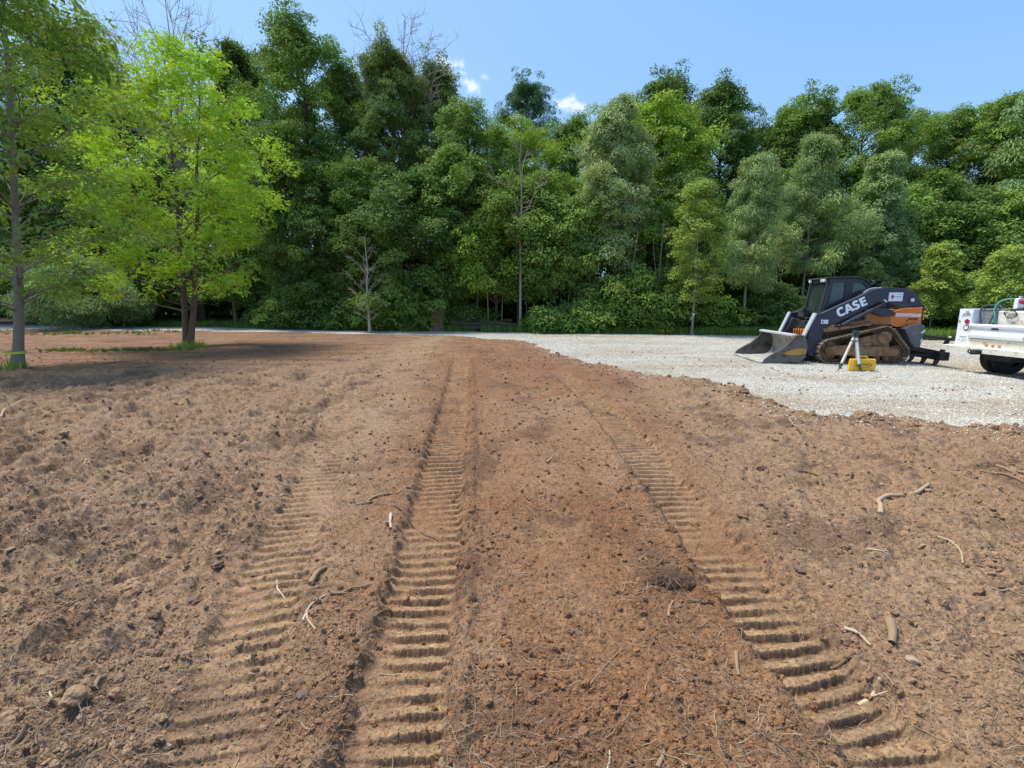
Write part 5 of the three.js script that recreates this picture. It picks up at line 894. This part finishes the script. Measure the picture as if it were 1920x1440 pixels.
    if (r() < 0.5 && rad < 0.015) { const m = P[1].clone(), d = P.at(-1).clone().sub(P[0]); const L = d.length() * 0.35; g.push(limb([m, m.clone().add(V(-d.z * 0.2, 0.02, d.x * 0.2)).addScaledVector(d, 0.12), m.clone().add(V(-d.z * 0.35, 0.03, d.x * 0.35)).addScaledVector(d, 0.25)], rad * 0.5, rad * 0.2, 5)); }
    single('stick', g, WOODS[tone], label, 'stick', 'sticks and roots on the soil');
  });
  const lump = (seed, rad, sq = 0.7) => { const g = new THREE.IcosahedronGeometry(1, 4), p = g.attributes.position; for (let i = 0; i < p.count; i++) { const x = p.getX(i), y = p.getY(i), z = p.getZ(i), k = 1 + 0.30 * n2(x * 1.3 + seed, y * 1.3 + z * 0.9) + 0.12 * n2(x * 3.7 + seed, z * 3.7 + y * 2) + 0.09 * n2(x * 9, z * 9 + y * 5) + 0.05 * n2(x * 19 + y * 7, z * 19); p.setXYZ(i, x * k * rad, y * k * rad * sq, z * k * rad); } g.computeVertexNormals(); return g; };
  const STONES = [
  [-2.270, -2.550, 0.085, 'tan', 'broad pale clod left of the left track'],
  [-1.827, -2.672, 0.055, 'dark', 'smooth brown stone left of the left track'],
  [-1.839, -1.713, 0.075, 'tan', 'large tan stone in the lower left soil'],
  [-1.808, -2.411, 0.055, 'dark', 'rounded grey-brown stone on the left'],
  [-1.873, -2.215, 0.05, 'dark', 'upright brown stone on the left'],
  [-1.730, -1.781, 0.035, 'tan', 'tan stone above the large tan stone'],
  [-0.936, -1.815, 0.04, 'dark', 'brown stones huddled right of the left track'],
  [-5.189, -4.723, 0.075, 'dark', 'dark rounded stone far left'],
  [-4.951, -5.018, 0.075, 'tan', 'tan boulder far left'],
  [-1.387, -1.607, 0.03, 'bleach', 'small white stone left of the left track'],
  [2.278, -4.081, 0.08, 'dark', 'brown rounded clod right of the right-hand track'],
  [1.769, -2.642, 0.05, 'dark', 'grey-brown clod by the right-hand track'],
  [1.935, -2.001, 0.04, 'bleach', 'pale flat stone below the sawn stub'],
  [-4.196, -4.364, 0.06, 'dark', 'brown clod far left'],
  [3.673, -7.285, 0.13, 'dark', 'dark clod on the rim of the gravel'],
  [2.737, -3.026, 0.05, 'tan', 'tan clod right of the crooked root'],
  [-2.433, -3.129, 0.05, 'dark', 'dark clod left of the left track'],
  [-1.368, -2.090, 0.035, 'tan', 'pale lump by the left track'],
  [-2.154, -1.734, 0.07, 'tan', 'tan stone at the lower left edge']
  ];
  const SM = { tan: std({ map: blotch([0.60, 0.48, 0.36], [0.47, 0.36, 0.27], 6, -0.2, 0.5, 91), roughness: 0.95 }), dark: std({ map: blotch([0.47, 0.37, 0.29], [0.36, 0.28, 0.22], 6, -0.2, 0.5, 94), roughness: 0.95 }), bleach: std({ map: blotch([0.66, 0.58, 0.48], [0.56, 0.47, 0.38], 6, -0.2, 0.5, 97), roughness: 0.95 }) };
  STONES.forEach(([x, z, rad, tone, label], i) => { const m = single('stone', lump(i * 3.3, rad * 0.6, 0.6 + 0.2 * r()), SM[tone], label, 'stone', 'stones and large clods on the soil'); m.position.set(x, soil(x, z) + rad * 0.22, z); m.rotation.y = r() * 6; });
  { // torn clump of turf roots beside the right-hand track
    const x = 0.933, z = -2.539, t = thing('root_clump', 'dark torn clump of roots and soil left of the right-hand track', 'root clump', [x, soil(x, z), z]);
    part('soil_lump', [lump(51, 0.085, 0.6), lump(55, 0.06, 0.8).translate(0.09, -0.005, 0.03), lump(58, 0.05, 0.8).translate(-0.08, 0.0, 0.02)], std({ map: blotch([0.42, 0.31, 0.22], [0.28, 0.20, 0.14], 8, -0.2, 0.4, 87), bumpMap: mudBump, bumpScale: 0.01, roughness: 1 }), t);
    const g = []; for (let k = 0; k < 34; k++) { const a = r() * 6.28, l = 0.04 + 0.12 * r() * r(), h = 0.015 + 0.05 * r(); g.push(limb([V(0.05 * Math.cos(a), 0.02 + h * 0.5, 0.05 * Math.sin(a)), V((0.05 + l * 0.5) * Math.cos(a), h, (0.05 + l * 0.5) * Math.sin(a)), V((0.05 + l) * Math.cos(a + (r() - 0.5)), h * 0.3 - 0.01, (0.05 + l) * Math.sin(a + (r() - 0.5)))], 0.0035, 0.0015, 4)); }
    part('roots', g, WOODS.dark, t);
  }
  // countless crumbs of soil
  const crumb = (() => { const g = new THREE.IcosahedronGeometry(1, 2), p = g.attributes.position; for (let i = 0; i < p.count; i++) { const x = p.getX(i), y = p.getY(i), z = p.getZ(i), k = 1 + 0.25 * n2(x * 4.3, y * 4.1 + z * 3.3) + 0.5 * n2(x * 1.9 + 3, y * 1.9 + z * 1.7); p.setXYZ(i, x * k, y * k * 0.62, z * k); } g.computeVertexNormals(); return g; })();
  const list = [], straw = [], N = 190000;
  for (let i = 0; i < N; i++) {
    const d = 1.15 * Math.pow(16 / 1.15, Math.pow(r(), 1.15)), x = (r() * 2 - 1) * 1.22 * (d + 0.35), z = -d;
    const y0 = soil(x, z), sdg = OUT[6]; if (OUT[4] || (sdg > 0.25 && (x < 2 || sdg > 4.5 || n2(x * 0.9 + 3, z * 1.6) + 0.5 * n2(x * 3.1, z * 3.7) < 0.28))) continue;
    const y = sdg > 0.15 ? gravelY(x, z) + 0.004 : y0;
    const rut = OUT[3], lz = OUT[7]; if (r() < rut * 0.86) continue;
    const dens = 0.35 + 0.65 * clamp(0.5 + 1.2 * n2(x * 1.6 + 9, z * 1.4)); if (r() > dens) continue;
    const big = Math.pow(r(), 26), s = (0.0020 + 0.0022 * r() + 0.015 * big) * (1 + d * 0.05);
    const cen = clamp(sstep(-1.3, -0.3, x + 0.10 * d) * sstep(2.0, 0.9, x - 0.1 * d)), t = 0.70 + 0.5 * r();
    list.push({ x, y: y + s * 0.2, z, s, sx: 0.8 + 0.6 * r(), sy: 0.7 + 0.5 * r(), rx: r() * 6, ry: r() * 6, rz: r() * 6, c: [lerp(0.287, 0.225, cen) * t, lerp(0.177, 0.110, cen) * t, lerp(0.096, 0.047, cen) * t] });
  }
  for (let i = 0; i < 60000 && list.length < 260000; i++) {   // clods rolled along the rim of the bank, and broken lumps on both flanks
    const rim = i % 3 === 0, d = 1.3 * Math.pow(15 / 1.3, r()), x = (r() * 2 - 1) * 1.2 * (d + 0.35), z = -d, y = soil(x, z), sd = OUT[6], lz = Math.max(OUT[7], sstep(1.4, 2.2, x - 0.06 * d));
    if (OUT[4] || sd > 0.3 || OUT[3] > 0.3) continue;
    if (rim ? sd < -0.55 : r() > lz * 0.11 * clamp(0.4 + 1.3 * n2(x * 1.9 + 2, z * 1.7))) continue;
    const s = (0.006 + 0.022 * Math.pow(r(), 4)) * (rim ? 1.3 : 1) * (1 + d * 0.02), t = 0.82 + 0.4 * r();
    list.push({ x, y: Math.max(y, sd > 0 ? gravelY(x, z) : -9) + s * 0.1, z, s, sx: 0.8 + 0.7 * r(), sy: 0.7 + 0.4 * r(), sz: 0.8 + 0.5 * r(), rx: r() * 6, ry: r() * 6, rz: r() * 6, c: [0.265 * t, 0.155 * t, 0.078 * t] });
  }
  scatter('loose_soil', crumb, new THREE.MeshStandardMaterial({ color: 0xffffff, roughness: 1 }), list, { kind: 'stuff', label: 'loose crumbs and clods of tilled soil', category: 'soil' });
  const stalk = (() => { const P = [V(-0.5, 0, 0), V(-0.2, 0.03, 0.03), V(0.15, 0.03, -0.02), V(0.5, 0.0, 0.02)]; return limb(P, 0.016, 0.009, 4); })();
  for (let i = 0; i < 60000; i++) {
    const d = 1.15 * Math.pow(14 / 1.15, Math.pow(r(), 1.1)), x = (r() * 2 - 1) * 1.22 * (d + 0.35), z = -d, y = soil(x, z);
    if (OUT[6] > 0.2 || OUT[4] || r() < OUT[3] * 0.8) continue;
    if (r() > 0.25 + 0.9 * clamp(0.4 + n2(x * 1.3 - 4, z * 1.1))) continue;
    const len = (0.022 + 0.085 * Math.pow(r(), 2.6)) * (1 + d * 0.05), t = 0.6 + 0.6 * r(), pale = r();
    straw.push({ x, y: y + 0.004 + 0.004 * r(), z, s: len, ry: r() * 6.28, rz: (r() - 0.5) * 0.7, rx: r() * 6.28, sy: 1.2 - 0.4 * r(), sz: 1.2, c: [lerp(0.24, 0.44, pale) * t, lerp(0.155, 0.335, pale) * t, lerp(0.095, 0.21, pale) * t] });
  }
  scatter('root_litter', stalk, new THREE.MeshStandardMaterial({ color: 0xffffff, roughness: 0.95 }), straw, { kind: 'stuff', label: 'fine roots and straw scattered through the soil', category: 'debris' });
  // gravel: crushed limestone
  const chip = (() => { const g = new THREE.IcosahedronGeometry(1, 0), p = g.attributes.position; for (let i = 0; i < p.count; i++) { const x = p.getX(i), y = p.getY(i), z = p.getZ(i), k = 1 + 0.5 * n2(x * 1.4 + 13, y * 1.3 + z * 1.9); p.setXYZ(i, x * k, y * k * 0.7, z * k); } g.computeVertexNormals(); return g; })();
  const st = [];
  for (let i = 0; i < 240000 && st.length < 110000; i++) {
    const d = 4.6 * Math.pow(26 / 4.6, r()), x = (r() * 1.0 * 1.35 - 0.12) * (d + 0.35), z = -d, [sd] = edgeDistance(x, z);
    if (sd < -0.75 || (sd < 0.05 && r() < 0.75 - 0.3 * sd)) continue;
    const t = gravelTone(x, z), bright = 0.85 + 0.3 * r() , fines = t * 0.9 * r();
    if (r() < 0.25 + 0.5 * t * r()) continue;
    const s = (0.006 + 0.009 * r() * r()) * (1 + Math.max(0, d - 6) * 0.03), y = (sd < 0.05 ? Math.max(soil(x, z), gravelY(x, z)) : gravelY(x, z));
    st.push({ x, y: y + s * 0.25, z, s, sx: 0.8 + 0.6 * r(), sz: 0.8 + 0.5 * r(), rx: r() * 6, ry: r() * 6, rz: r() * 6, c: [lerp(0.60, 0.48, fines) * bright, lerp(0.555, 0.38, fines) * bright, lerp(0.465, 0.26, fines) * bright] });
  }
  scatter('gravel', chip, new THREE.MeshStandardMaterial({ color: 0xffffff, roughness: 0.9 }), st, { kind: 'stuff', label: 'crushed white limestone chips of the yard', category: 'gravel' });
}
renderer.render(scene, camera);
